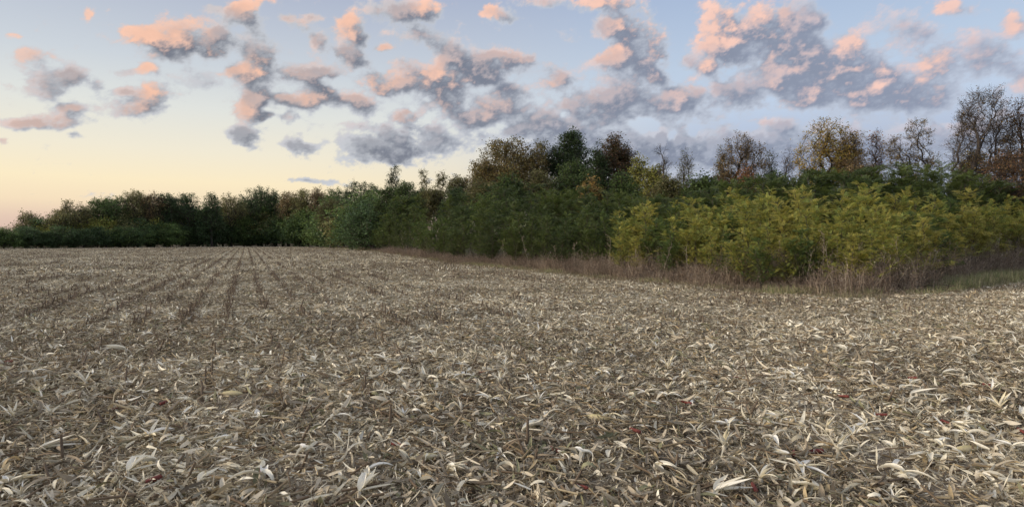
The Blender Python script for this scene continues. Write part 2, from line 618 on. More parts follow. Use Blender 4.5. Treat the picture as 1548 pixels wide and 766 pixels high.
def strips(rs, n, ctr, length, width, yaw, pitch, roll, curl, bend, cup, nseg=4, taper=1.0, across=2):
    """n leaf-like strips, cupped across and curling along; returns verts, quads"""
    t = np.linspace(0, 1, nseg + 1)
    wprof = np.sin(np.pi * np.clip(t * 0.93 + 0.07, 0, 1)) ** 0.7
    wprof[-1] = 0.03
    wp = 1 + (wprof - 1) * taper
    ang = curl[:, None] * t[None]          # pitch along strip
    dl = length[:, None] / nseg
    xs = np.concatenate([np.zeros((n, 1)), np.cumsum(np.cos(ang[:, 1:] - curl[:, None] * .5) * dl, 1)], 1)
    zs = np.concatenate([np.zeros((n, 1)), np.cumsum(np.sin(ang[:, 1:] - curl[:, None] * .5) * dl, 1)], 1)
    ys = bend[:, None] * length[:, None] * (t[None] ** 2)
    xs -= length[:, None] / 2
    u = np.linspace(-1, 1, across + 1)
    P = np.zeros((n, nseg + 1, across + 1, 3))
    P[..., 0] = xs[:, :, None]
    P[..., 1] = ys[:, :, None] + u[None, None] * width[:, None, None] * .5 * wp[None, :, None]
    P[..., 2] = zs[:, :, None] + np.abs(u[None, None]) * cup[:, None, None] * width[:, None, None] * wp[None, :, None]
    M = rot_mats(yaw, pitch, roll)
    P = np.einsum('nij,nabj->nabi', M, P) + ctr[:, None, None, :]
    base = np.arange((nseg + 1) * (across + 1)).reshape(nseg + 1, across + 1)
    q = np.stack([base[:-1, :-1], base[:-1, 1:], base[1:, 1:], base[1:, :-1]], -1).reshape(-1, 4)
    Q = (q[None] + (np.arange(n) * base.size)[:, None, None]).reshape(-1, 4)
    return P.reshape(-1, 3), Q, base.size


def tubes(P0, P1, r0, r1, sides=5):
    """separate tapered prisms from P0 to P1"""
    n = len(P0)
    d = P1 - P0
    ln = np.linalg.norm(d, axis=1, keepdims=True) + 1e-9
    d = d / ln
    ref = np.where(np.abs(d[:, 2:3]) > 0.9, np.array([[1.0, 0, 0]]), np.array([[0, 0, 1.0]]))
    u = np.cross(d, ref)
    u /= np.linalg.norm(u, axis=1, keepdims=True) + 1e-9
    v = np.cross(d, u)
    a = np.arange(sides) / sides * 2 * np.pi
    ring = np.cos(a)[None, :, None] * u[:, None] + np.sin(a)[None, :, None] * v[:, None]
    A = (P0 - d * r0[:, None] * .3)[:, None] + ring * r0[:, None, None]
    B = (P1 + d * r1[:, None] * .3)[:, None] + ring * r1[:, None, None]
    V = np.concatenate([A, B], 1).reshape(-1, 3)
    k = np.arange(sides)
    q = np.stack([k, (k + 1) % sides, (k + 1) % sides + sides, k + sides], -1)
    Q = (q[None] + (np.arange(n) * 2 * sides)[:, None, None]).reshape(-1, 4)
    return V, Q


def cat(parts):
    V, Q, C = [], [], []
    o = 0
    for v, q, c in parts:
        V.append(v)
        Q.append(q + o)
        C.append(c if np.ndim(c) == 2 and len(c) == len(v) else np.tile(np.asarray(c, dtype=float).reshape(1, 3), (len(v), 1)))
        o += len(v)
    return np.concatenate(V), np.concatenate(Q), np.concatenate(C)


PAL = np.array([[.88, .81, .60], [.71, .63, .46], [.55, .475, .34], [.38, .32, .225], [.19, .155, .105], [.42, .38, .27], [.93, .88, .70], [.56, .44, .25], [.31, .30, .17]])


def litter_tile(seed, rad, dens, lmin, lmax, wmin, wmax, pal, nseg=4, zmax=0.05):
    """a disc of mixed residue: torn leaf pieces, large crumpled leaves, thin shreds and bits of stalk"""
    rs = np.random.RandomState(seed)
    parts = []
    far_ = nseg < 3
    for frac, l0, l1, w0, w1, cs, ts, bs, sg in ((.49, lmin, lmax, wmin, wmax, .9, .85, .18, nseg), (.05, lmax * .6, lmax * 1.25, wmax * .8, wmax * 1.3, 1.8, .7, .3, nseg + (0 if far_ else 2)),
                                                 (.46, lmin, lmax * .8, wmin * .6, wmin * 1.2, 1.6, .9, .35, nseg)):
        n = int(math.pi * rad * rad * dens * frac)
        r = rad * np.sqrt(rs.rand(n))
        a = rs.rand(n) * 2 * np.pi
        ctr = np.stack([r * np.cos(a), r * np.sin(a), rs.rand(n) ** 1.5 * zmax + 0.004], -1)
        yaw = rs.rand(n) * 6.283
        # part of the pieces lie in shredded bunches
        ncl = max(4, n // 9)
        cc_ = rs.uniform(-rad, rad, (ncl, 2)) * .9
        cy_ = rs.rand(ncl) * 6.283
        pick = rs.randint(0, ncl, n)
        inb = rs.rand(n) < .42
        ctr[inb, :2] = (cc_[pick] + rs.randn(n, 2) * .045 * (1 + far_))[inb]
        yaw[inb] = (cy_[pick] + rs.randn(n) * .5)[inb]
        length = l0 + (l1 - l0) * rs.rand(n) ** 1.8
        width = np.minimum(w0 + (w1 - w0) * rs.rand(n) ** 1.8, length * 0.4)
        V, Q, k = strips(rs, n, ctr, length, width, yaw, rs.randn(n) * 0.42, rs.randn(n) * ts,
                         rs.randn(n) * cs, rs.randn(n) * bs, rs.rand(n) * 0.7 - 0.1, sg)
        V[:, 2] = np.maximum(V[:, 2], -0.03)
        ci = rs.choice(len(PAL), n, p=pal)
        bi = rs.choice(len(PAL), ncl, p=pal)[pick]
        ci = np.where(inb & (rs.rand(n) < .65), bi, ci)
        c = PAL[ci] * (0.7 + 0.55 * rs.rand(n))[:, None]
        parts.append((V, Q, np.repeat(c, k, 0)))
    if not far_:
        n = int(math.pi * rad * rad * 420)
        ctr = np.stack([*(rs.uniform(-rad, rad, (2, n))), .004 + .03 * rs.rand(n)], -1)
        v, q, c = None, None, None
        ln_ = rs.uniform(.008, .03, n)
        V, Q, k = strips(rs, n, ctr, ln_, ln_ * rs.uniform(.2, .6, n), rs.rand(n) * 6.28, rs.randn(n) * .5, rs.randn(n) * .8, rs.randn(n), np.zeros(n), np.zeros(n), 1, across=1)
        parts.append((V, Q, np.repeat(PAL[rs.choice(len(PAL), n, p=pal)] * .95, k, 0)))
    n = int(math.pi * rad * rad * dens * .035)
    r = rad * np.sqrt(rs.rand(n))
    a = rs.rand(n) * 2 * np.pi
    p0 = np.stack([r * np.cos(a), r * np.sin(a), .01 + rs.rand(n) * zmax], -1)
    yw = rs.rand(n) * 6.283
    ln = rs.uniform(.06, .24, n)
    p1 = p0 + np.stack([np.cos(yw) * ln, np.sin(yw) * ln, rs.randn(n) * .02], -1)
    rr = rs.uniform(.004, .010, n)
    v, q = tubes(p0, p1, rr, rr * .9, 5)
    c = np.array([[.34, .26, .15], [.42, .35, .22], [.22, .16, .10]])[rs.randint(0, 3, n)]
    parts.append((v, q, np.repeat(c, 10, 0)))
    return cat(parts)


def field_litter():
    pA = np.array([.18, .17, .14, .15, .11, .09, .09, .05, .04])
    pB = np.array([.24, .18, .11, .09, .08, .09, .17, .03, .01])
    pC = np.array([.09, .13, .17, .21, .18, .08, .03, .05, .06])
    tiles = []
    for s in range(12):
        p = (pA, pB, pC)[s % 3]
        p = p / p.sum()
        V, Q, C = litter_tile(100 + s, 1.15, 820, 0.025, 0.19, 0.006, 0.032, p)
        V2, Q2, C2 = litter_tile(300 + s, 1.15, 420, 0.02, 0.10, 0.004, 0.014, p, 2, 0.03)
        V = np.concatenate([V, V2])
        Q = np.concatenate([Q, Q2 + len(V) - len(V2)])
        C = np.concatenate([C, C2])
        tiles.append(mesh_np('litter_patch', V, quads=Q, colors=C, mat=M_HUSK, smooth=True))
    for s in range(6):
        p = (pA, pB, pC)[s % 3]
        p = p / p.sum()
        V, Q, C = litter_tile(500 + s, 2.6, 130, 0.08, 0.34, 0.02, 0.07, p, 2, 0.07)
        tiles.append(mesh_np('litter_patch_far', V, quads=Q, colors=C, mat=M_HUSK, smooth=True))
    rs = np.random.RandomState(11)
    P, rz, sc, ix = [], [], [], []

    def put(step, d0, d1, kind):
        n = int(d1 / step) + 2
        for j in range(-2, n):
            y = j * step
            half = max(3.0, 0.92 * abs(y) + 3.5)
            for i in range(int(-half / step) - 1, int(half / step) + 2):
                x = i * step + rs.uniform(-.2, .2) * step
                yy = y + rs.uniform(-.2, .2) * step
                dd = math.hypot(x, yy)
                if yy < 1.4 or not (d0 <= dd < d1):
                    continue
                if not in_field(np.array(x), np.array(yy), -0.5):
                    continue
                P.append((x, yy, float(gz(x, yy)) + 0.012))
                rz.append(rs.rand() * 6.283)
                s = rs.uniform(.9, 1.15)
                sc.append(s)
                nv = perlin(np.array(x * 0.35), np.array(yy * 0.35), 77) + rs.randn() * 0.25
                t = 1 if nv > 0.15 else (2 if nv < -0.15 else 0)
                if kind == 0:
                    ix.append(t + 3 * rs.randint(0, 4))
                else:
                    ix.append(12 + t + 3 * rs.randint(0, 2))
    put(1.45, 0, 34, 0)
    put(3.4, 32, 175, 1)
    gn_scatter('corn_litter', P, rz, np.array(sc), ix, tiles, 'dense mat of dry grey and straw coloured corn leaves and husk scraps on the harvested field', 'corn litter')


field_litter()


# ------------------------------------------------------------------ plants: skeletons, tubes and leaves
def leaves(rs, ctr, ln, wd, pal, up=0.5, var=0.35):
    """folded diamond leaves at the given centres"""
    n = len(ctr)
    nrm = rs.randn(n, 3)
    nrm[:, 2] = np.abs(nrm[:, 2]) + up
    nrm /= np.linalg.norm(nrm, axis=1, keepdims=True)
    t = np.cross(nrm, rs.randn(n, 3))
    t /= np.linalg.norm(t, axis=1, keepdims=True)
    b = np.cross(nrm, t)
    l = (ln * (0.6 + 0.8 * rs.rand(n)))[:, None]
    w = l * wd / ln
    V = np.stack([ctr - t * l * .5, ctr + b * w * .5 + nrm * w * .25, ctr + t * l * .5, ctr - b * w * .5 + nrm * w * .25], 1).reshape(-1, 3)
    Q = np.arange(n * 4).reshape(n, 4)
    pal = np.asarray(pal)
    c = pal[rs.randint(0, len(pal), n)] * (1 - var / 2 + var * rs.rand(n))[:, None]
    return V, Q, np.repeat(c, 4, 0)


def skeleton(rs, trunk, targets, step=0.35, reach=0.5, wig=0.10, up=0.5):
    """branches grown from the trunk polyline to every target point; returns nodes, parents, tips"""
    nodes = [np.array(p, float) for p in trunk]
    par = [-1] + list(range(len(trunk) - 1))
    plen = [0.0]
    for i in range(1, len(trunk)):
        plen.append(plen[-1] + np.linalg.norm(nodes[i] - nodes[i - 1]))
    arr = np.zeros((20000, 3))
    pl = np.zeros(20000)
    dr = np.zeros((20000, 3))
    dr[:, 2] = 1
    n = len(nodes)
    arr[:n] = nodes
    pl[:n] = plen
    first = max(1, int(len(trunk) * 0.25))
    tips = []
    mid = np.mean(trunk, axis=0)
    order = np.argsort(np.linalg.norm(targets - mid, axis=1))
    for k in order:
        t = targets[k]
        dv = t - arr[first:n]
        dist = np.linalg.norm(dv, axis=1)
        steep = np.clip((arr[first:n, 2] - t[2]) / (dist + 1e-6) + 0.1, 0, 1)
        cosa = (dv * dr[first:n]).sum(1) / (dist + 1e-6)
        cost = dist * (1 + 1.2 * steep + .9 * (1 - cosa)) + reach * 0.35 * pl[first:n]
        j = int(np.argmin(cost)) + first
        p0 = arr[j].copy()
        d = t - p0
        L_ = np.linalg.norm(d)
        ns = max(1, int(L_ / step))
        prev = j
        if n + ns >= 20000:
            break
        for s in range(1, ns + 1):
            f = s / ns
            q = p0 + d * f
            q[2] += -up * L_ * 0.25 * math.sin(math.pi * f)
            if s < ns:
                q += rs.randn(3) * wig * step
            nodes.append(q)
            par.append(prev)
            arr[n] = q
            pl[n] = pl[prev] + L_ / ns
            dr[n] = d / (L_ + 1e-6)
            prev = n
            n += 1
        tips.append(prev)
    return arr[:n].copy(), np.array(par), np.array(tips)


def radii(nodes, par, tip_r, base_r, p=2.3):
    r = np.zeros(len(nodes))
    child = np.zeros(len(nodes), bool)
    child[par[1:]] = True
    r[~child] = tip_r ** p
    acc = np.where(child, 0, tip_r ** p)
    # parents always come before children
    for i in range(len(nodes) - 1, 0, -1):
        acc[par[i]] += acc[i]
    rr = acc ** (1 / p)
    k = base_r / rr[0]
    if k < 1:
        rr = tip_r + (rr - tip_r) * (base_r - tip_r) / max(rr[0] - tip_r, 1e-6)
    else:
        rr = rr * (1 + (k - 1) * (rr - tip_r) / (rr[0] - tip_r + 1e-9))
    return rr


def in_ellipsoids(rs, ell, n, shell=0.5):
    """points spread through the union of ellipsoids (cx, cy, cz, rx, ry, rz)"""
    vols = np.array([e[3] * e[4] * e[5] for e in ell]) ** 0.8
    pick = rs.choice(len(ell), n, p=vols / vols.sum())
    d = rs.randn(n, 3)
    d /= np.linalg.norm(d, axis=1, keepdims=True)
    r = shell + (1 - shell) * rs.rand(n)
    r = np.where(rs.rand(n) < 0.25, rs.rand(n) ** 0.5, r)
    e = np.array(ell)[pick]
    return e[:, :3] + d * r[:, None] * e[:, 3:]


BARK = np.array([.085, .07, .058])
BARK_PALE = np.array([.20, .175, .145])


def make_tree(seed, H, ell, trunk_to, lean=(0, 0), n_t=260, nleaf=6000, leaf=0.16, pal=((.06, .08, .03),), bark=BARK,
              base_r=None, twigs=3, twig_len=0.55, spread=0.42, step=0.4, wig=0.09, reach=0.5, tip_r=0.012, bare_top=0.0, aspect=0.6, bright=1.0):
    pal = np.asarray(pal) * bright
    rs = np.random.RandomState(seed)
    n_t, nleaf, leaf = int(n_t * 1.35), int(nleaf * 2.3), leaf * .66
    nt_ = max(5, int(trunk_to / 0.5))
    tr = []
    off = np.zeros(2)
    for i in range(nt_ + 1):
        f = i / nt_
        if i:
            off += rs.randn(2) * 0.05
        tr.append((lean[0] * f + off[0], lean[1] * f + off[1], trunk_to * f - (0.1 if i == 0 else 0)))
    tg = in_ellipsoids(rs, ell, n_t)
    tg[:, 2] = np.maximum(tg[:, 2], 0.5)
    nodes, par, tips = skeleton(rs, tr, tg, step=step, wig=wig, reach=reach)
    br = base_r or H * 0.02
    rr = radii(nodes, par, tip_r, br)
    P0, P1 = nodes[par[1:]], nodes[1:]
    r0, r1 = np.minimum(rr[par[1:]], rr[1:] * 1.5), rr[1:]
    thick = r1 > 0.03
    parts = []
    for msk, sd in ((thick, 7), (~thick, 3)):
        if msk.any():
            v, q = tubes(P0[msk], P1[msk], r0[msk], r1[msk], sd)
            parts.append((v, q, bark))
    # twigs
    tp = nodes[tips]
    pd = tp - nodes[par[tips]]
    pd /= np.linalg.norm(pd, axis=1, keepdims=True) + 1e-9
    a = np.repeat(tp, twigs, 0)
    if twigs:
        dirs = np.repeat(pd, twigs, 0) * 0.8 + rs.randn(len(a), 3) * 0.6
        dirs[:, 2] += 0.25
        dirs /= np.linalg.norm(dirs, axis=1, keepdims=True)
        e = a + dirs * (twig_len * (0.4 + 0.8 * rs.rand(len(a))))[:, None]
        v, q = tubes(a, e, np.full(len(a), tip_r * .8), np.full(len(a), tip_r * .35), 3)
        parts.append((v, q, bark))
        a2 = np.repeat((a + e) / 2, 2, 0)
        d2 = np.repeat(dirs, 2, 0) + rs.randn(len(a2), 3) * 0.7
        d2 /= np.linalg.norm(d2, axis=1, keepdims=True)
        e2 = a2 + d2 * twig_len * 0.5
        v, q = tubes(a2, e2, np.full(len(a2), tip_r * .5), np.full(len(a2), tip_r * .3), 3)
        parts.append((v, q, bark))
        sa_, sb_ = np.concatenate([a, a2]), np.concatenate([e, e2])
    else:
        sa_, sb_ = nodes[par[tips]], tp
    ends = sb_
    wv, wq, wc = cat(parts)
    wood = mesh_np('trunk', wv, quads=wq, colors=wc, mat=M_BARK)
    crown = None
    if nleaf:
        # each tip keeps its own density and tint, so the crown breaks into clumps
        w_ = rs.gamma(1.2, 1.0, len(ends))
        if bare_top:
            zt = (ends[:, 2] - ends[:, 2].min()) / (np.ptp(ends[:, 2]) + 1e-6)
            w_ *= np.clip(1 - bare_top * zt * 1.3, 0.04, 1)
        k = rs.choice(len(ends), nleaf, p=w_ / w_.sum())
        c = sa_[k] + (sb_[k] - sa_[k]) * (rs.rand(nleaf)[:, None] ** .8) + rs.randn(nleaf, 3) * spread * np.array([1, 1, .7]) * 0.24
        c[:, 2] = np.maximum(c[:, 2], 0.15)
        v, q, col = leaves(rs, c, leaf, leaf * aspect, pal)
        tint = 0.75 + 0.5 * rs.rand(len(ends))
        col = col * np.repeat(tint[k], 4)[:, None]
        crown = mesh_np('foliage', v, quads=q, colors=col, mat=M_LEAF)
    return wood, crown


def plant(name, wood, crown, loc, rz, label, category, group=None, scale=None, crown_name='foliage'):
    o = bpy.data.objects.new(name, None)
    o.empty_display_size = 0.3
    COL.objects.link(o)
    o.location = loc
    o.rotation_euler = (0, 0, rz)
    if scale is not None:
        o.scale = scale if hasattr(scale, '__len__') else (scale,) * 3
    o['label'] = label
    o['category'] = category
    if group:
        o['group'] = group
    link('trunk', wood, parent=o)
    if crown:
        link(crown_name, crown, parent=o)
    return o


# palettes (base colours; distant plants are lightened to stand in for haze)
G_DARK = [(.060, .092, .038), (.075, .115, .045), (.050, .078, .034)]
G_MID = [(.095, .14, .045), (.12, .165, .05), (.075, .115, .04)]
G_OLIVE = [(.17, .165, .065), (.135, .145, .055), (.20, .175, .08)]
BROWN = [(.25, .17, .08), (.20, .14, .07), (.31, .22, .10), (.16, .135, .065)]
GOLD = [(.38, .26, .08), (.32, .21, .07), (.24, .19, .07)]
RUST = [(.33, .15, .06), (.27, .13, .06), (.21, .14, .06)]
YGREEN = [(.27, .27, .065), (.21, .235, .06), (.33, .30, .08)]


def tree_at(x, ytop, D, seed, form, pal, label, name='tree', **kw):
    """a background tree whose top shows at panorama row ytop when it stands at distance D"""
    H = CH + (HZ - ytop) / F * D
    wpx = kw.pop('w')                       # half width in panorama pixels
    W = wpx / F * D
    X = at(x, D)
    group = kw.pop('group', None)
    if form == 'round':
        rs = np.random.RandomState(seed + 999)
        ell = [(0, 0, H * .66, W * .92, W * .92, H * .31)]
        for i in range(6):
            a = rs.rand() * 6.28
            ell.append((math.cos(a) * W * .6, math.sin(a) * W * .6, H * rs.uniform(.5, .86), W * .45, W * .45, H * .13))
        ell.append((rs.uniform(-.2, .2) * W, 0, H * .88, W * .4, W * .4, H * .11))
        to = H * .6
    elif form == 'upright':
        ell = [(0, 0, H * .6, W * .7, W * .7, H * .36), (W * .4, 0, H * .45, W * .5, W * .5, H * .2),
               (-W * .4, 0, H * .55, W * .5, W * .5, H * .2), (0, 0, H * .88, W * .35, W * .35, H * .12)]
        to = H * .75
    elif form == 'forked':
        ell = [(-W * .55, 0, H * .66, W * .45, W * .45, H * .22), (W * .5, 0, H * .72, W * .5, W * .5, H * .24),
               (0, 0, H * .84, W * .45, W * .45, H * .15), (W * .1, W * .3, H * .55, W * .8, W * .5, H * .14)]
        to = H * .35
    elif form == 'layered':
        rs = np.random.RandomState(seed + 77)
        ell = []
        for i in range(9):
            f = i / 8
            a = rs.rand() * 6.28
            ww = W * (1 - .55 * f)
            ell.append((math.cos(a) * ww * .5, math.sin(a) * ww * .5, H * (.35 + .6 * f), ww * .6, ww * .6, H * .07))
        to = H * .85
    else:
        ell = form
        to = kw.pop('to', H * .5)
    wood, crown = make_tree(seed, H, ell, to, pal=pal, **kw)
    # the highest leaf gives the height: bring it to the wanted top
    mzs = []
    for me in (wood, crown):
        if me:
            co = np.empty(len(me.vertices) * 3, dtype=np.float32)
            me.vertices.foreach_get('co', co)
            mzs.append(np.percentile(co.reshape(-1, 3)[:, 2], 99.7))
    s = H / max(mzs)
    return plant(name, wood, crown, (X, D, 0), 0, label, 'tree', group, (1, 1, s))


ORD = ['first', 'second', 'third', 'fourth', 'fifth', 'sixth', 'seventh', 'eighth', 'ninth', 'tenth', 'eleventh', 'twelfth',
       'thirteenth', 'fourteenth', 'fifteenth', 'sixteenth', 'seventeenth', 'eighteenth', 'nineteenth', 'twentieth'] + \
      ['twenty-' + w_ for w_ in ('first', 'second', 'third', 'fourth', 'fifth', 'sixth', 'seventh', 'eighth', 'ninth')] + ['thirtieth']


def order_labels(items):
    """items: (object, base label, column in the view); things of one description are told apart from left to right"""
    cl = {}
    for o, b, px in items:
        cl.setdefault(b, []).append((px, o))
    for b, l in cl.items():
        l.sort(key=lambda t: t[0])
        for i, (px, o) in enumerate(l):
            if len(l) == 1:
                o['label'] = b
            elif i == 0:
                o['label'] = b + ', leftmost'
            elif i == len(l) - 1:
                o['label'] = b + ', rightmost'
            elif i < len(ORD):
                o['label'] = b + ', ' + ORD[i] + ' from left'
            else:
                o['label'] = b + ', ' + ORD[min(len(l) - 1 - i, len(ORD) - 1)] + ' from right'


# ------------------------------------------------------------------ the trees behind the thicket
T = []


def bgt(*a, **k):
    o = tree_at(*a, **k)
    o['group'] = 'trees along the far side of the thicket' if a[0] > 560 else 'trees along the distant hedgerow'
    T.append(o)
    return o


# far hedgerow, left part
far = dict(bright=1.8, leaf=.42, spread=1.3, tip_r=.035, step=1.0, twigs=2, twig_len=1.3)  # bright lifts the leaf colours in place of distance haze and scattered light
bgt(42, 319, 128, 1, 'round', G_OLIVE, 'small lone round tree with thin see-through crown, leftmost above the distant hedge', w=16, nleaf=1300, n_t=120, **far)
bgt(78, 334, 130, 2, 'round', G_DARK, 'low dark tree right beside the small lone round one at far left', w=10, nleaf=900, n_t=80, **far)
bgt(106, 303, 132, 3, 'round', G_OLIVE, 'open olive tree with visible limbs, left end of the distant tree row', w=27, nleaf=2600, n_t=200, **far)
bgt(86, 322, 128, 4, 'round', G_OLIVE, 'lower left shoulder tree beside the open olive one with visible limbs', w=14, nleaf=1100, n_t=90, **far)
bgt(155, 299, 138, 5, 'round', G_MID, 'green round tree in distant row, next right of the open olive tree', w=19, nleaf=2600, n_t=160, **far)
bgt(180, 297, 142, 6, 'round', G_MID, 'broad green tree between two round crowns in the distant row', w=20, nleaf=2600, n_t=160, **far)
bgt(208, 288, 145, 7, 'round', G_OLIVE, 'tall olive green tree in the distant row left of the reddish one', w=22, nleaf=3000, n_t=200, **far)
bgt(232, 291, 146, 8, 'round', [(.24, .15, .07), (.18, .14, .06), (.14, .14, .06)], 'reddish brown thinning tree in the distant row with sky showing through', w=18, nleaf=1700, n_t=200, **far)
bgt(256, 293, 148, 9, 'round', G_DARK, 'dark crowned tree directly right of the reddish one in the distant row', w=17, nleaf=3200, n_t=160, **far)
bgt(284, 292, 150, 10, 'round', G_DARK, 'dark spreading tree in the distant row with gaps at its right side', w=22, nleaf=3300, n_t=180, **far)
bgt(320, 292, 150, 11, 'upright', G_DARK, 'narrow dark green tree standing forward in the distant row', w=18, nleaf=3300, n_t=160, **far)
bgt(350, 293, 158, 12, 'round', G_OLIVE, 'olive brown tree between the narrow dark green and broad dark trees', w=22, nleaf=2500, n_t=180, **far)
bgt(390, 283, 165, 13, 'round', G_DARK, 'broad very dark domed tree, tallest in the distant row', w=30, nleaf=4200, n_t=240, **far)
bgt(415, 288, 166, 14, 'round', G_DARK, 'dark tree touching the right side of the broad domed tree', w=15, nleaf=2200, n_t=120, **far)
bgt(437, 290, 160, 15, 'round', [(.17, .15, .07), (.20, .14, .07)], 'brownish olive tree above the corner of the distant hedge', w=18, nleaf=2200, n_t=140, **far)
bgt(458, 286, 158, 16, 'round', G_OLIVE, 'olive tree right of the brownish one near the field corner', w=17, nleaf=2200, n_t=140, **far)
bgt(480, 283, 155, 17, 'round', [(.16, .14, .07), (.20, .14, .07)], 'thin brownish topped tree near the field corner', w=15, nleaf=1300, n_t=160, **far)
bgt(503, 284, 150, 18, 'round', G_MID, 'mid green tree left of the full round dark one near field corner', w=17, nleaf=2600, n_t=140, **far)
mid = dict(bright=1.25, leaf=.30, spread=.9, tip_r=.022, step=.7, twigs=2, twig_len=.9)
bgt(540, 274, 130, 19, 'round', G_DARK, 'full round dark green tree rising over the field corner', w=28, nleaf=4600, n_t=240, **mid)
bgt(567, 282, 120, 20, 'round', G_MID, 'green tree between the full round dark one and airy layered one', w=18, nleaf=2800, n_t=160, **mid)
bgt(598, 250, 105, 21, 'layered', G_DARK, 'airy dark tree with layered boughs and ragged pointed top', w=24, nleaf=2300, n_t=260, **mid)
bgt(640, 257, 98, 22, 'upright', G_OLIVE, 'slim olive tree with rounded tip, left one of a pair', w=15, nleaf=1700, n_t=140, **mid)
bgt(667, 260, 96, 23, 'upright', G_OLIVE, 'slim olive tree with rounded tip, right one of a pair', w=14, nleaf=1500, n_t=140, **mid)
bgt(620, 275, 92, 24, 'round', G_MID, 'low green tree filling in under the slim olive pair', w=24, nleaf=3600, n_t=200, **mid)
bgt(700, 266, 86, 25, 'round', G_OLIVE, 'olive brown tree just left of the big golden brown crown', w=25, nleaf=3200, n_t=220, **mid)
for i_, (x_, y_, d_, p_, w_, lb) in enumerate([(585, 283, 96, G_MID, 20, 'low green tree filling in right of the airy layered tree'), (655, 282, 84, G_OLIVE, 22, 'low olive tree beneath the right slim olive tree'),
        (690, 284, 74, G_DARK, 24, 'low dark green tree left of the golden brown group'), (728, 272, 64, G_OLIVE, 24, 'low olive tree under the left flank of golden brown group'),
        (770, 262, 60, G_MID, 26, 'low green tree under the big golden brown crown'), (815, 258, 60, G_OLIVE, 24, 'low olive tree under the gap left of the tall dark green tree'),
        (940, 262, 52, G_MID, 24, 'low green tree under the dark reddish brown conical tree'), (1010, 268, 48, G_OLIVE, 22, 'low olive tree behind the foot of the bare leaning tree'),
        (1065, 264, 46, G_MID, 22, 'low green tree between sparse olive and half bare trees'), (1175, 262, 44, G_DARK, 22, 'low dark green tree under the thin olive tree'),
        (545, 300, 112, G_MID, 26, 'low green tree in front of the full round dark one'), (500, 300, 125, G_OLIVE, 24, 'low olive tree right above the field corner'),
        (615, 296, 80, G_MID, 26, 'low green tree right before the slim olive pair')]):
    bgt(x_, y_, d_, 100 + i_, 'round', p_, lb, w=w_, nleaf=3600, n_t=200, bright=1.0 if x_ < 640 else 1.2, leaf=.30, spread=1.0, tip_r=.016, step=.6, twigs=2, twig_len=.8)
# middle group
grp = dict(bright=1.15, leaf=.30, spread=1.0, tip_r=.016, step=.55, twigs=3, twig_len=.8)
bgt(768, 211, 70, 31, 'round', [(.27, .20, .075), (.22, .175, .065), (.18, .17, .065)], 'big golden brown rounded tree with ragged airy crown left of the dark green one', w=58, nleaf=9500, n_t=520, **grp)
bgt(735, 245, 72, 32, 'round', BROWN, 'brown tree crown on the left flank of the big golden brown tree', w=26, nleaf=3200, n_t=240, **grp)
bgt(818, 214, 72, 33, 'upright', G_OLIVE, 'olive brown tree wedged between big golden brown tree and dark green tree', w=26, nleaf=3200, n_t=240, **grp)
bgt(862, 197, 72, 34, 'round', G_DARK, 'tallest dark green tree in the middle with dense domed crown', w=36, nleaf=9500, n_t=420, **grp)
bgt(868, 245, 62, 35, 'round', G_MID, 'lower leafy green tree standing in front of the tall dark green tree', w=36, nleaf=7000, n_t=300, **grp)
bgt(928, 205, 70, 36, 'round', [(.15, .105, .055), (.095, .10, .045), (.19, .11, .055)], 'dark reddish brown conical tree right of the tallest dark green tree', w=30, nleaf=7000, n_t=360, **grp)
bgt(905, 218, 68, 37, 'upright', G_DARK, 'dark green narrow tree between the domed and reddish brown crowns', w=18, nleaf=4000, n_t=180, **grp)
bgt(893, 268, 52, 38, 'round', GOLD, 'small orange tinted tree low in front of the dark middle group', w=15, nleaf=1800, n_t=120, **grp)
bgt(966, 236, 58, 39, 'upright', YGREEN, 'yellow green slender tree beside the bare leaning one', w=18, nleaf=2400, n_t=200, **grp)
bgt(990, 250, 56, 40, 'round', YGREEN, 'low yellow green bushy tree at the foot of the bare leaning one', w=16, nleaf=2200, n_t=150, **grp)
near = dict(bright=1.35, leaf=.17, spread=.6, tip_r=.011, step=.42, twigs=3, twig_len=.6)
# the bare leaning tree
D_ = 50
Hb = CH + (HZ - 217) / F * D_
bgt(1020, 217, D_, 41, [(-.95, 0, Hb * .78, .55, .4, Hb * .16), (-1.15, 0, Hb * .95, .45, .3, Hb * .05), (-.5, 0, Hb * .55, .4, .4, Hb * .08)], BROWN,
    'dead bare leaning tree with a thin forked top', w=14, nleaf=0, n_t=46, lean=(-.9, 0), to=Hb * .82, base_r=.11, leaf=.12, tip_r=.012, step=.4, twigs=3, twig_len=.5)
bgt(1037, 228, 50, 42, 'upright', G_OLIVE, 'sparse olive tree with several upright stems right of the bare leaning tree', w=25, nleaf=1700, n_t=260, base_r=.2, **near)
bgt(1118, 203, 47, 43, 'forked', BROWN, 'half bare brown tree with fine fan of twigs, ivy green at its left', w=38, nleaf=4200, n_t=300, base_r=.26, bare_top=.55, **near)
bgt(1092, 222, 48, 44, 'upright', G_OLIVE, 'olive leafed narrow tree on the left side of the half bare one', w=15, nleaf=2000, n_t=160, base_r=.15, **near)
bgt(1128, 250, 44, 45, 'round', RUST, 'low rust brown tree beneath the half bare fan of twigs', w=20, nleaf=2200, n_t=160, base_r=.14, **near)
bgt(1166, 229, 48, 46, 'upright', G_OLIVE, 'thin olive tree between the half bare tree and pale twiggy tree', w=15, nleaf=1100, n_t=150, base_r=.12, **near)
bgt(1192, 223, 50, 47, 'upright', BROWN, 'pale twiggy nearly bare tree left of the golden brown forked tree', w=18, nleaf=220, n_t=200, base_r=.12, **near)
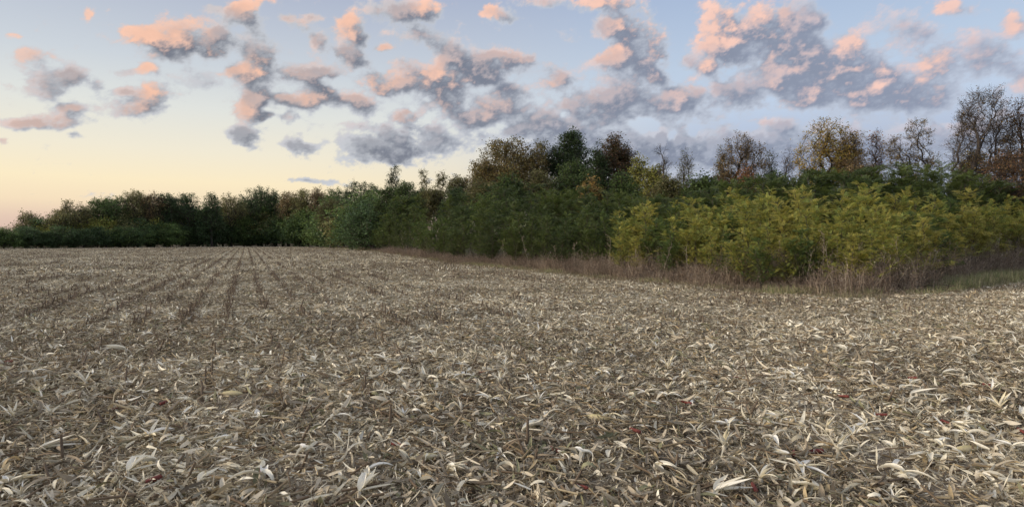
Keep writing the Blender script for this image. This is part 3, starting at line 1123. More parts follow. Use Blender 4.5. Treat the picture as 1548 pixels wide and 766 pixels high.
# golden brown forked tree and its neighbours
bgt(1243, 180, 44, 48, 'forked', [(.42, .31, .08), (.36, .27, .07), (.25, .23, .065), (.44, .28, .08)], 'golden brown forked tree with open limbs leaning left and dense ragged top', w=42, nleaf=4200, n_t=210, base_r=.28, **near)
bgt(1283, 200, 45, 49, 'round', GOLD, 'orange brown leafy tree adjoining the right side of the golden forked tree', w=24, nleaf=3600, n_t=240, base_r=.2, **near)
bgt(1325, 198, 45, 50, 'upright', RUST, 'thin rust brown tree with sky between its boughs', w=15, nleaf=1100, n_t=170, base_r=.13, **near)
bgt(1300, 238, 42, 51, 'round', BROWN, 'low brown tree under the orange brown and thin rust trees', w=26, nleaf=2600, n_t=180, base_r=.15, **near)
D_ = 42
Hs = CH + (HZ - 182) / F * D_
bgt(1390, 180, D_, 52, [(-.1, 0, Hs * .86, .85, .7, Hs * .13), (-1.7, 0, Hs * .76, .65, .5, Hs * .13), (.95, 0, Hs * .68, .75, .5, Hs * .09), (-.2, 0, Hs * .7, 1.2, .6, Hs * .08)],
    [(.40, .30, .13), (.32, .24, .11), (.25, .20, .09)], 'lone sparse tree with crooked limbs and thin golden leaves against the sky', w=33, nleaf=1500, n_t=120, to=Hs * .48, base_r=.12,
    leaf=.14, spread=.35, tip_r=.010, step=.36, twigs=4, twig_len=.5, wig=.12)
bgt(1375, 245, 43, 53, 'round', GOLD, 'low golden tree at the foot of the lone sparse tree', w=16, nleaf=1300, n_t=110, base_r=.1, **near)
D_ = 38
Ht = CH + (HZ - 134) / F * D_
bgt(1494, 133, D_, 54, [(-.2, 0, Ht * .84, 1.6, 1.1, Ht * .15), (-1.4, 0, Ht * .62, 1.0, .8, Ht * .16), (.9, 0, Ht * .68, 1.1, .8, Ht * .16), (-1.2, 0, Ht * .74, .9, .8, Ht * .13)],
    BROWN + GOLD, 'tall mostly bare tree with dark twisting limbs and dense twigs at the right', w=48, nleaf=1500, n_t=330, to=Ht * .40, base_r=.30,
    leaf=.13, spread=.4, tip_r=.009, step=.4, twigs=5, twig_len=.6, wig=.09)
bgt(1545, 150, 38, 55, 'upright', [(.26, .15, .075), (.21, .13, .07), (.17, .13, .07)], 'reddish brown leafy tree at the right edge of view', w=40, nleaf=2200, n_t=260, base_r=.24, **near)
bgt(1600, 120, 40, 56, 'round', RUST, 'rust coloured tree partly cut off by the right edge of view', w=45, nleaf=3500, n_t=280, base_r=.24, **near)
bgt(1470, 225, 40, 57, 'round', [(.32, .26, .09), (.24, .19, .08)], 'low yellowish brown tree under the tall mostly bare one', w=30, nleaf=2200, n_t=220, base_r=.12, **near)
bgt(1520, 225, 36, 58, 'round', [(.20, .13, .065), (.17, .12, .06), (.24, .13, .065)], 'low rust brown tree beneath the tall bare and reddish trees', w=28, nleaf=1700, n_t=200, base_r=.12, **near)

# ------------------------------------------------------------------ shrubs of the distant hedge
shr = []
for v in range(7):
    pal = (G_DARK, G_MID, G_DARK, G_OLIVE, G_MID, YGREEN, BROWN)[v]
    ell = [(0, 0, 2.2, 2.0, 2.0, 1.7), (1.0, .4, 1.6, 1.4, 1.4, 1.3), (-1.1, -.3, 1.7, 1.3, 1.4, 1.4), (.2, 0, 3.3, .9, .9, .7)]
    shr.append(make_tree(700 + v, 4, ell, 1.6, n_t=110, nleaf=2600, leaf=.26, pal=pal, bright=1.8, base_r=.09, twigs=1, twig_len=.5, spread=1.2, step=.7, tip_r=.02))  # leaf colours lightened here too, haze put into the palette
HP = [-80, 0, 150, 300, 430, 500, 560]
HT = [350, 346, 344, 335, 325, 322, 318]
items = []
rs = np.random.RandomState(5)


def hedge_row(x0, x1, step, dd, ht_add, kinds, rowname):
    x = x0
    while x < x1:
        px = x + rs.uniform(-4, 4)
        D = float(Epx(px)) + dd + rs.uniform(-1, 1)
        yt = float(np.interp(px, HP, HT)) + ht_add + rs.uniform(-4, 5)
        H = CH + (HZ - yt) / F * D
        v = kinds[rs.randint(len(kinds))]
        s = H / 4.1
        o = plant('hedge_shrub', shr[v][0], shr[v][1], (at(px, D), D, 0), rs.rand() * 6.28, '', 'shrub', 'shrubs of the distant hedge', (s * rs.uniform(1.1, 1.4), s * 1.2, s))
        tint = ('dark green', 'mid green', 'dark green', 'olive green', 'mid green', 'yellowish green', 'brown')[v]
        nb = min(T, key=lambda t: abs(topx(t.location.x, t.location.y) - px))
        items.append((o, '%s shrub in the %s of the distant hedge, %s part' % (tint, rowname, 'left' if px < 180 else ('middle' if px < 360 else 'right')), px))
        x += step
    return


hedge_row(-60, 575, 17, 2, 0, [0, 1, 2, 0, 1], 'front row')
hedge_row(60, 575, 24, 7, -12, [0, 1, 3, 2, 5], 'middle row')
hedge_row(100, 575, 30, 12, -24, [1, 3, 2, 0, 1], 'back row')


# ------------------------------------------------------------------ saplings with feathered leaves
def fronds(rs, base, dirs, length, pal, pairs=7, lw=.32):
    """compound leaves: a drooping midrib with pairs of leaflets; base (n,3), dirs (n,3)"""
    n = len(base)
    t = np.linspace(0.14, 1, pairs)
    side = np.cross(dirs, np.array([[0, 0, 1.0]]))
    side /= np.linalg.norm(side, axis=1, keepdims=True) + 1e-6
    nr = np.cross(side, dirs)
    tilt = rs.randn(n) * 0.5
    s2 = side * np.cos(tilt)[:, None] + nr * np.sin(tilt)[:, None]
    V, Q = [], []
    o = 0
    L_ = length[:, None]

    def pt(f):
        p = base + dirs * L_ * f
        p[:, 2] -= (length * 0.22 * f * f)
        return p
    for f in t:
        c = pt(f)
        ll = length * (0.30 * (1 - 0.45 * abs(f - .45)))
        for sgn in (-1, 1):
            d = s2 * sgn + dirs * 0.45 + rs.randn(n, 3) * 0.12
            d[:, 2] -= 0.25
            d /= np.linalg.norm(d, axis=1, keepdims=True)
            b = np.cross(d, nr)
            b /= np.linalg.norm(b, axis=1, keepdims=True) + 1e-6
            w_ = ll[:, None] * lw * .5
            P = np.stack([c, c + d * ll[:, None] * .45 + b * w_, c + d * ll[:, None], c + d * ll[:, None] * .45 - b * w_], 1)
            V.append(P.reshape(-1, 3))
            Q.append(np.arange(n * 4).reshape(n, 4) + o)
            o += n * 4
    V = np.concatenate(V)
    Q = np.concatenate(Q)
    pal = np.asarray(pal)
    c = pal[rs.randint(0, len(pal), n)] * (0.75 + 0.5 * rs.rand(n))[:, None]
    C = np.tile(np.repeat(c, 4, 0), (pairs * 2, 1))
    # midrib
    m0, m1, m2 = base, pt(.5), pt(1.0)
    rv, rq = tubes(np.concatenate([m0, m1]), np.concatenate([m1, m2]), np.full(2 * n, .004), np.full(2 * n, .003), 3)
    return cat([(V, Q, C), (rv, rq, pal.mean(0) * 1.1)])


def make_sapling(seed, H, W, pal, nfr=210, flen=.22, low=.14):
    rs = np.random.RandomState(seed)
    parts = []
    bases, dirs, lens = [], [], []
    nst = rs.randint(2, 4)
    for s in range(nst):
        a0 = rs.rand() * 6.28
        hh = H * (1 if s == 0 else rs.uniform(.6, .92))
        spr = W * (0.15 if s == 0 else rs.uniform(.3, .6))
        pts = [np.array([0, 0, -.05])]
        for i in range(1, 9):
            f = i / 8
            pts.append(np.array([math.cos(a0) * spr * f ** 1.3, math.sin(a0) * spr * f ** 1.3, hh * f * .93]) + rs.randn(3) * .03)
        pts = np.array(pts)
        r = np.linspace(.022, .006, 9) * (H / 3)
        v, q = tubes(pts[:-1], pts[1:], r[:-1], r[1:], 5)
        parts.append((v, q, (.10, .085, .06)))
        nb = int(36 * hh / H)
        for b in range(nb):
            f = rs.uniform(low, .97)
            p = np.array([np.interp(f * 8, range(9), pts[:, k]) for k in range(3)])
            a = rs.rand() * 6.28
            bl = W * rs.uniform(.45, 1.0) * (1.1 - .75 * f)
            up_ = rs.uniform(.4, 1.5)
            d = np.array([math.cos(a), math.sin(a), up_])
            d /= np.linalg.norm(d)
            e = p + d * bl
            m_ = (p + e) / 2 + np.array([0, 0, .06])
            v, q = tubes(np.array([p, m_]), np.array([m_, e]), np.array([.008, .006]), np.array([.006, .003]), 3)
            parts.append((v, q, (.10, .09, .055)))
            kk = rs.randint(5, 9)
            for j in range(kk):
                g = (j + 1) / kk
                bb = p + (e - p) * g + np.array([0, 0, .06 * math.sin(g * 3.14)])
                dd = np.array([math.cos(a), math.sin(a), .3]) * rs.uniform(.2, 1) + rs.randn(3) * .65
                dd[2] = abs(dd[2]) * .9 + .15
                bases.append(bb)
                dirs.append(dd / np.linalg.norm(dd))
                lens.append(flen * rs.uniform(.65, 1.25))
        for j in range(18):
            a = rs.rand() * 6.28
            bases.append(pts[-1] - (pts[-1] - pts[-3]) * rs.rand() * .9)
            dd = np.array([math.cos(a), math.sin(a), rs.uniform(.5, 1.6)])
            dirs.append(dd / np.linalg.norm(dd))
            lens.append(flen * rs.uniform(.7, 1.15))
    wv, wq, wc = cat(parts)
    wood = mesh_np('trunk', wv, quads=wq, colors=wc, mat=M_BARK)
    v, q, c = fronds(rs, np.array(bases), np.array(dirs), np.array(lens), pal)
    crown = mesh_np('foliage', v, quads=q, colors=c, mat=M_LEAF)
    return wood, crown


SG = [(.12, .16, .042), (.10, .135, .036), (.15, .185, .046)]
SD = [(.088, .125, .038), (.07, .10, .034), (.108, .145, .042)]
SM = [(.14, .20, .055), (.18, .225, .055), (.11, .165, .05)]
SY = [(.48, .44, .09), (.40, .40, .09), (.29, .33, .08), (.50, .43, .10), (.24, .30, .08)]
SYY = [(.56, .48, .12), (.47, .43, .10), (.37, .38, .09)]
kinds = {'dark': [], 'green': [], 'lime': [], 'yellow': [], 'bright': []}
for nm, pal, n in (('dark', SD, 4), ('green', SG, 5), ('lime', SM, 5), ('yellow', SY, 6), ('bright', SYY, 3)):
    for i in range(n):
        kinds[nm].append(make_sapling(len(nm) * 1000 + i, 3.0, 1.15, pal))
CNAME = {'dark': 'dark green', 'green': 'green', 'lime': 'light green', 'yellow': 'yellow green', 'bright': 'bright yellow'}

BX = [430, 500, 600, 700, 780, 850, 930, 1000, 1100, 1200, 1300, 1400, 1450, 1500, 1548, 1700]
BY = [322, 318, 302, 288, 282, 276, 284, 286, 272, 258, 253, 250, 255, 268, 278, 278]
FX = [430, 560, 700, 850, 920, 960, 1050, 1130, 1200, 1300, 1350, 1400, 1460, 1520, 1600]
FY = [345, 345, 335, 325, 332, 324, 322, 312, 304, 314, 318, 324, 322, 344, 350]


def clear_of(pts, x, y, d):
    return all((x - a) ** 2 + (y - b) ** 2 > d * d for a, b in pts)


pts = []
rs = np.random.RandomState(21)
near_trees = [t for t in T if t.location.y < 125]


def short(t):
    return t['label']


def region_of(px):
    for lim, nm in ((620, 'by the field corner'), (740, 'left of the golden brown tree'), (830, 'below the big golden brown tree'), (900, 'below the tall dark green tree'),
                    (960, 'below the dark reddish tree'), (1070, 'below the bare leaning tree'), (1180, 'below the half bare tree'), (1300, 'below the golden forked tree'),
                    (1350, 'below the thin rust tree'), (1430, 'below the lone sparse tree'), (1520, 'below the tall bare tree')):
        if px < lim:
            return nm
    return 'at the right edge'


def sapling_rows():
    tries = 0
    while tries < 30000:
        tries += 1
        px = rs.uniform(430, 1690)
        e = float(Wpx(px))
        deep = rs.rand() ** 1.3
        depth = (1.5 if px > 860 else .7) + deep * (12 if px > 900 else 14) + (0 if px > 560 else 3)
        D = e + depth
        sp = max(1.0, 0.030 * D) * (1.0 + 0.35 * deep)
        X = at(px, D)
        if not clear_of(pts, X, D, sp):
            continue
        if px > 1425 and rs.rand() < .45 and depth < 5:
            continue
        pts.append((X, D))
        f = min(1, depth / 10)
        yt = np.interp(px, FX, FY) * (1 - f) + np.interp(px, BX, BY) * f + rs.uniform(-8, 10) + (26 * float(perlin(np.array(px * .012), np.array(D * .12), 15)) if px > 900 else 10 * float(perlin(np.array(px * .01), np.array(D * .1), 15)))
        H = max(1.8, CH + (HZ - yt) / F * D)
        if px > 925 and depth < 6.8:
            k = rs.choice(['yellow', 'lime', 'bright'], p=[.80, .10, .10] if px < 1330 else [.55, .10, .35])
        elif px > 925:
            k = rs.choice(['dark', 'green'], p=[.45, .55])
        elif px < 640:
            k = rs.choice(['lime', 'green', 'dark'], p=[.22, .53, .25])
        else:
            k = rs.choice(['lime', 'green', 'dark'], p=[.10, .45, .45])
        wood, crown = kinds[k][rs.randint(len(kinds[k]))]
        s = H / 3.05
        o = plant('sapling', wood, crown, (X, D, 0), rs.rand() * 6.28, '', 'sapling', 'feathery leaved saplings of the thicket', (s * rs.uniform(.9, 1.25),) * 2 + (s,))
        row = 'front' if depth < 4 else ('middle' if depth < 8 else 'back')
        items.append((o, '%s sapling in %s row %s' % (CNAME[k], row, region_of(px)), px))


sapling_rows()
for i_ in range(30):
    px = 960 + i_ * 22 + rs.uniform(-6, 6)
    D = float(Wpx(px)) + 9.5 + rs.uniform(-1, 1.5)
    k = ('dark', 'green')[rs.rand() < .5]
    wood, crown = kinds[k][rs.randint(len(kinds[k]))]
    s_ = (CH + (HZ - float(np.interp(px, BX, BY)) + rs.uniform(-7, 7)) / F * D) / 3.05
    o = plant('sapling', wood, crown, (at(px, D), D, 0), rs.rand() * 6.28, '', 'sapling', 'feathery leaved saplings of the thicket', (s_ * 1.3, s_ * 1.3, s_))
    items.append((o, '%s sapling in back row %s' % (CNAME[k], region_of(px)), px))
for px, dep, yt, k in ((940, .8, 338, 'yellow'), (962, .5, 350, 'bright'), (1010, .9, 345, 'lime'), (1078, .6, 345, 'yellow'), (1105, .3, 350, 'lime'), (1128, .0, 342, 'yellow'), (1150, -.2, 352, 'lime'),
                       (1165, .2, 335, 'yellow'), (1190, .3, 350, 'yellow'), (1215, .6, 340, 'lime'), (1262, .7, 345, 'yellow'), (1290, .5, 350, 'bright'), (1322, .4, 345, 'yellow'), (1352, .7, 352, 'yellow'),
                       (1385, 1.2, 340, 'bright'), (1440, 2.0, 322, 'bright'), (1462, 2.6, 308, 'bright'), (1500, 2.0, 342, 'bright'), (1530, 2.4, 346, 'bright')):
    D = float(Wpx(px)) + dep
    wood, crown = kinds[k][rs.randint(len(kinds[k]))]
    H = CH + (HZ - yt) / F * D
    s_ = H / 3.05
    o = plant('sapling', wood, crown, (at(px, D), D, 0), rs.rand() * 6.28, '', 'sapling', 'feathery leaved saplings of the thicket', (s_ * 1.15, s_ * 1.15, s_))
    items.append((o, 'low %s sapling reaching into the weeds %s' % (CNAME[k], region_of(px)), px))
order_labels(items)
print('saplings', len(pts))


# ------------------------------------------------------------------ dead weeds, grass
def blades(rs, n, rad, h0, h1, wd, pal, lean=.35, nseg=3, fine=0):
    r = rad * np.sqrt(rs.rand(n))
    a = rs.rand(n) * 2 * np.pi
    b = np.stack([r * np.cos(a), r * np.sin(a), np.zeros(n)], -1)
    h = h0 + (h1 - h0) * rs.rand(n) ** 1.3
    la = rs.rand(n) * 6.283
    lm = np.abs(rs.randn(n)) * lean
    f = np.linspace(0, 1, nseg + 1)
    d = np.stack([np.cos(la), np.sin(la)], -1)
    P = np.zeros((n, nseg + 1, 2, 3))
    sa = rs.rand(n) * 3.14
    sv = np.stack([np.cos(sa), np.sin(sa)], -1)
    w_ = wd * (1 - .75 * f)
    for k in range(2):
        P[:, :, k, :2] = b[:, None, :2] + d[:, None] * (lm * h)[:, None, None] * (f[None, :, None] ** 1.7) + sv[:, None] * (k - .5) * w_[None, :, None]
        P[:, :, k, 2] = h[:, None] * (f[None] - np.clip(lm, 0, 1)[:, None] * .35 * f[None] ** 2)
    base = np.arange((nseg + 1) * 2).reshape(nseg + 1, 2)
    q = np.stack([base[:-1, 0], base[:-1, 1], base[1:, 1], base[1:, 0]], -1)
    Q = (q[None] + (np.arange(n) * (nseg + 1) * 2)[:, None, None]).reshape(-1, 4)
    pal = np.asarray(pal)
    c = pal[rs.randint(0, len(pal), n)] * (.7 + .6 * rs.rand(n))[:, None]
    return P.reshape(-1, 3), Q, np.repeat(c, (nseg + 1) * 2, 0), P[:, 1:], c


WP = [(.31, .23, .16), (.25, .185, .13), (.39, .30, .21), (.17, .13, .095), (.52, .43, .31)]
weed_tiles = []
for s in range(6):
    rs = np.random.RandomState(800 + s)
    tall = s < 4
    v, q, c, P, cc = blades(rs, 260 if tall else 220, .75, .35 if tall else .12, 1.25 if tall else .5, .011, WP, .42 if tall else .9, 4)
    parts = [(v, q, c)]
    # side twigs with small seed heads
    pick = rs.randint(0, len(P), 420)
    lvl = rs.randint(1, P.shape[1], 420)
    p0 = P[pick, lvl, 0]
    d = rs.randn(420, 3)
    d[:, 2] = np.abs(d[:, 2]) + .3
    d /= np.linalg.norm(d, axis=1, keepdims=True)
    p1 = p0 + d * (.08 + .22 * rs.rand(420))[:, None]
    tv, tq = tubes(p0, p1, np.full(420, .004), np.full(420, .002), 3)
    parts.append((tv, tq, np.repeat(cc[pick] * .9, 6, 0)))
    hv, hq, hc = leaves(rs, p1, .045, .02, WP, .3)
    parts.append((hv, hq, hc))
    # fallen stems at the foot
    nf = 60
    V, Q, k = strips(rs, nf, np.stack([rs.uniform(-.7, .7, nf), rs.uniform(-.7, .7, nf), rs.rand(nf) * .12], -1), rs.uniform(.3, .9, nf), np.full(nf, .014),
                     rs.rand(nf) * 6.28, rs.randn(nf) * .15, rs.randn(nf) * .5, rs.randn(nf) * .4, rs.randn(nf) * .1, np.zeros(nf), 3)
    parts.append((V, Q, np.repeat(np.asarray(WP)[rs.randint(0, 5, nf)], k, 0)))
    V, Q, C = cat(parts)
    weed_tiles.append(mesh_np('weed_patch', V, quads=Q, colors=C, mat=M_WEED))
GP = [(.29, .31, .13), (.38, .36, .18), (.54, .46, .28), (.48, .40, .24), (.22, .27, .10)]
GT = [(.38, .32, .19), (.28, .25, .14), (.20, .21, .09), (.46, .40, .26)]
grass_tiles = []
for s in range(4):
    rs = np.random.RandomState(850 + s)
    v, q, c, _, _ = blades(rs, 700, .6, .08, .40 if s < 2 else .24, .013, GP if s < 2 else GT, .6, 3)
    grass_tiles.append(mesh_np('grass_patch', v, quads=q, colors=c, mat=M_GRASS))

P, rz, sc, ix = [], [], [], []
Pg, rg, sg, ig = [], [], [], []
rs = np.random.RandomState(31)
px = 520.0
while px < 1720:
    e = float(Epx(px))
    wv_ = float(Wpx(px))
    stp = 0.5
    thick = np.interp(px, [520, 600, 700, 800, 900, 1700], [.15, .45, .5, .8, 1, 1])
    nrow = int(np.interp(px, [520, 750, 950, 1380, 1460, 1700], [3, 5, 7, 8, 13, 13]))
    for j in range(nrow):
        D = wv_ + (.15 if not 900 < px < 1390 else -.25) + j * .62 + rs.uniform(-.3, .3) + .7 * float(perlin(np.array(px * .02 + 3), np.array(7.3), 4))
        if rs.rand() > thick:
            continue
        P.append((at(px, D) + rs.uniform(-.2, .2), D, 0))
        rz.append(rs.rand() * 6.28)
        hf = np.interp(px, [520, 700, 900, 1100, 1380, 1700], [.5, .55, .72, .95, 1.0, 1.2]) * (.5 if j == 0 else (.8 if j == 1 else 1)) * rs.uniform(.6, 1.2) * (1 + .6 * float(perlin(np.array(px * .05), np.array(j * .8), 9)))
        if 590 < px < 660:
            hf *= 1.5
        if 1365 < px < 1425 and j < 2:
            hf *= .5
        sc.append((1.0, 1.0, hf))
        ix.append(rs.randint(4, 6) if j == 0 else rs.randint(0, 5))
    for j in range(4):
        D = e - .9 + j * .5 + rs.uniform(-.2, .2)
        if rs.rand() < (.75 if j < 3 else .5) and not (j == 0 and rs.rand() < .5):
            Pg.append((at(px, D), D, 0))
            rg.append(rs.rand() * 6.28)
            sg.append((1, 1, rs.uniform(.5, .95)))
            ig.append(rs.choice([0, 1, 2, 3], p=[.12, .12, .38, .38]))
    if wv_ - e > .8:
        D = e
        while D < wv_ + .6:
            Pg.append((at(px, D) + rs.uniform(-.2, .2), D + rs.uniform(-.2, .2), 0))
            rg.append(rs.rand() * 6.28)
            sg.append((1, 1, rs.uniform(.8, 1.5)))
            ig.append(rs.choice([0, 1, 2, 3], p=[.36, .36, .14, .14]))
            D += .42
    # one step of about half a metre along the edge
    e2 = float(Epx(px + 1))
    slope = math.hypot((at(px + 1, e2) - at(px, e)), e2 - e)
    px += max(.5, .55 / max(slope, 1e-3))
gn_scatter('dead_weeds', P, rz, np.array(sc), ix, weed_tiles, 'tangle of tall brown dead weeds along the foot of the thicket', 'dead weeds')
gn_scatter('verge_grass', Pg, rg, np.array(sg), ig, grass_tiles, 'short green and tan grass growing between the cornfield and the weeds', 'grass')


# ------------------------------------------------------------------ corn stubble in rows
def stub_mesh(rs, h, r, lean):
    """a cut stalk with nodes and a frayed top; returns verts, quads, colours"""
    la = rs.rand() * 6.28
    zs = np.array([-.03, .02, h * .35, h * .4, h * .72, h * .77, h])
    rr = np.array([1.25, 1.1, .95, 1.12, .9, 1.05, .8]) * r
    pts_ = np.stack([np.cos(la) * lean * zs, np.sin(la) * lean * zs, zs], -1)
    v, q = tubes(pts_[:-1], pts_[1:], rr[:-1], rr[1:], 6)
    parts = [(v, q, np.array([.20, .15, .10]) * rs.uniform(.6, 1.25))]
    n = 4
    fr = pts_[-1] + rs.randn(n, 3) * r * .4
    d = np.stack([rs.randn(n) * .3, rs.randn(n) * .3, np.ones(n)], -1)
    v, q = tubes(fr - d * .02, fr + d * rs.uniform(.01, .04, n)[:, None], np.full(n, r * .28), np.full(n, r * .06), 3)
    parts.append((v, q, (.30, .23, .15)))
    return cat(parts)


def sheath_mesh(rs, h):
    """torn leaf sheaths hanging from a stub"""
    n = rs.randint(3, 6)
    V, Q, k = strips(rs, n, np.zeros((n, 3)), rs.uniform(.10, .24, n), rs.uniform(.012, .026, n), rs.rand(n) * 6.28, np.full(n, 0.0), rs.randn(n) * .4,
                     rs.uniform(-1.8, .6, n), rs.randn(n) * .2, np.full(n, .35), 4)
    # start at the stalk: shift every strip so that its first point is on it
    V = V.reshape(n, k, 3)
    V = V - V[:, 1:2, :] + np.array([0, 0, 1.0]) * rs.uniform(.25, .7, n)[:, None, None] * h
    V = V.reshape(-1, 3)
    V[:, 2] = np.maximum(V[:, 2], 0.0)
    c = np.array([[.40, .32, .21], [.30, .225, .14], [.52, .44, .31]])[rs.randint(0, 3, n)]
    return V, Q, np.repeat(c, k, 0)


stubs = []
for i in range(10):
    rs = np.random.RandomState(900 + i)
    h = (.06, .09, .12, .16, .21)[i % 5]
    v, q, c = stub_mesh(rs, h, .008 + .004 * rs.rand(), rs.uniform(0, .7))
    a = mesh_np('stem', v, quads=q, colors=c, mat=M_STALK)
    v, q, c = sheath_mesh(rs, h)
    b = mesh_np('leaf_sheath', v, quads=q, colors=c, mat=M_HUSK, smooth=True)
    stubs.append((h, a, b))
row_tiles = []
for i in range(6):
    rs = np.random.RandomState(950 + i)
    parts = []
    y = -1.0
    while y < 1.0:
        if rs.rand() < (.9 if i < 4 else .55):
            h = rs.uniform(.07, .24)
            v, q, c = stub_mesh(rs, h, .013, rs.uniform(0, .6))
            o_ = np.array([rs.randn() * .03, y, 0])
            parts.append((v + o_, q, c))
            v, q, c = sheath_mesh(rs, h)
            parts.append((v + o_, q, c * .8))
        y += rs.uniform(.14, .24)
    # trampled dark leaf bases along the row
    n = 60
    V, Q, k = strips(rs, n, np.stack([rs.randn(n) * .09, rs.uniform(-1, 1, n), .03 + rs.rand(n) * .06], -1), rs.uniform(.06, .2, n), rs.uniform(.01, .03, n),
                     rs.rand(n) * 6.28, rs.randn(n) * .7, rs.randn(n) * .8, rs.randn(n), rs.randn(n) * .2, np.full(n, .3), 2)
    parts.append((V, Q, np.repeat(np.array([[.22, .165, .11], [.16, .12, .08], [.30, .24, .17]])[rs.randint(0, 3, n)], k, 0)))
    V, Q, C = cat(parts)
    row_tiles.append(mesh_np('stubble_row', V, quads=Q, colors=C, mat=M_STALK))

NEAR_D = 11.5
P, rz, sc, ix = [], [], [], []
cand = []
rs = np.random.RandomState(41)
rowang = math.atan2(ROW[1], ROW[0]) - math.pi / 2
for k in range(-170, 150):
    a0 = (k + .5) * .76
    t = -60.0
    while t < 150:
        # segments two metres long
        t += 2.0
        x = ACR[0] * a0 + ROW[0] * t
        y = ACR[1] * a0 + ROW[1] * t
        if y < 1.5 or abs(x) > .95 * y + 4 or not in_field(np.array(x), np.array(y), -1.2):
            continue
        px = topx(x, y)
        dn = np.interp(px, [0, 300, 560, 900, 1548], [.4, .8, .55, .3, .14])
        dn *= 1 + .9 * float(perlin(np.array(x * .12), np.array(y * .12), 12))
        if y > NEAR_D:
            if rs.rand() < dn:
                P.append((x, y, float(gz(x, y)) + .01))
                rz.append(rowang + (math.pi if rs.rand() < .5 else 0))
                sc.append(rs.uniform(.8, 1.15))
                ix.append(rs.randint(0, 6))
        else:
            u = -1.0
            while u < 1:
                u += rs.uniform(.16, .3)
                if rs.rand() < dn * .62:
                    cand.append((x + ROW[0] * u + rs.randn() * .03, y + ROW[1] * u + rs.randn() * .03))
gn_scatter('corn_stubble', P, rz, np.array(sc), ix, row_tiles, 'rows of short brown cut corn stalks running away to the left of centre', 'corn stubble')
cand = [c for c in cand if 3.4 < c[1] <= NEAR_D and -40 < topx(*c) < 1590]
cand.sort(key=lambda c: c[1])
cand = cand[:300]
items = []


def place_words(px, D):
    side = 'left' if px < 516 else ('middle' if px < 1032 else 'right')
    band = 'closest foreground' if D < 4.6 else ('near foreground' if D < 6.2 else ('mid foreground' if D < 8.5 else 'farther foreground'))
    return band, side


for n_, (x, y) in enumerate(cand):
    i = rs.randint(10)
    h, a, b = stubs[i]
    o = bpy.data.objects.new('corn_stalk_stub', None)
    COL.objects.link(o)
    o.empty_display_size = .1
    o.location = (x, y, float(gz(x, y)) + .01)
    o.rotation_euler = (0, 0, rs.rand() * 6.28)
    o.scale = (rs.uniform(.85, 1.2),) * 3
    o['category'] = 'corn stalk'
    o['group'] = 'cut corn stalks standing in the field'
    link('stem', a, parent=o)
    link('leaf_sheath', b, parent=o)
    px = topx(x, y)
    band, side = place_words(px, y)
    sz = 'very short' if h < .08 else ('short' if h < .11 else ('medium' if h < .15 else 'tall'))
    items.append((o, '%s brown cut corn stalk in the %s, %s side' % (sz, band, side), px))
order_labels(items)


# ------------------------------------------------------------------ husks, cobs and wrapped ears lying on the litter
def bract(rs, az_, e0, e1, ln, wd, base=(0, 0, 0), cup=.45, twist=.3, nseg=6):
    """one husk leaf growing from base; its pitch goes from e0 to e1 (radians above level)"""
    t = np.linspace(0, 1, nseg + 1)
    e = e0 + (e1 - e0) * t
    dl = ln / nseg
    hx = np.concatenate([[0], np.cumsum(np.cos((e[1:] + e[:-1]) / 2) * dl)])
    hz = np.concatenate([[0], np.cumsum(np.sin((e[1:] + e[:-1]) / 2) * dl)])
    w_ = wd * np.sin(np.pi * (t ** .75 * .86 + .12)) ** 1.0
    w_[-1] = .001
    u = np.array([-1, -.4, .4, 1])
    P = np.zeros((nseg + 1, 4, 3))
    tw = twist * t * rs.randn()
    nx, nz_ = -np.sin(e), np.cos(e)
    for k in range(4):
        lat = u[k] * w_ * .5
        dep = (u[k] ** 2) * cup * w_
        la, de = lat * np.cos(tw) - dep * np.sin(tw), lat * np.sin(tw) + dep * np.cos(tw)
        P[:, k, 0] = hx + nx * de
        P[:, k, 1] = la
        P[:, k, 2] = hz + nz_ * de
    c_, s_ = math.cos(az_), math.sin(az_)
    x, y = P[..., 0].copy(), P[..., 1].copy()
    P[..., 0] = c_ * x - s_ * y
    P[..., 1] = s_ * x + c_ * y
    P += np.array(base)
    b = np.arange((nseg + 1) * 4).reshape(nseg + 1, 4)
    q = np.stack([b[:-1, :-1], b[:-1, 1:], b[1:, 1:], b[1:, :-1]], -1).reshape(-1, 4)
    return P.reshape(-1, 3), q


CREAM = [(.95, .91, .76), (.93, .87, .68), (.95, .93, .82), (.90, .81, .55), (.84, .77, .58)]


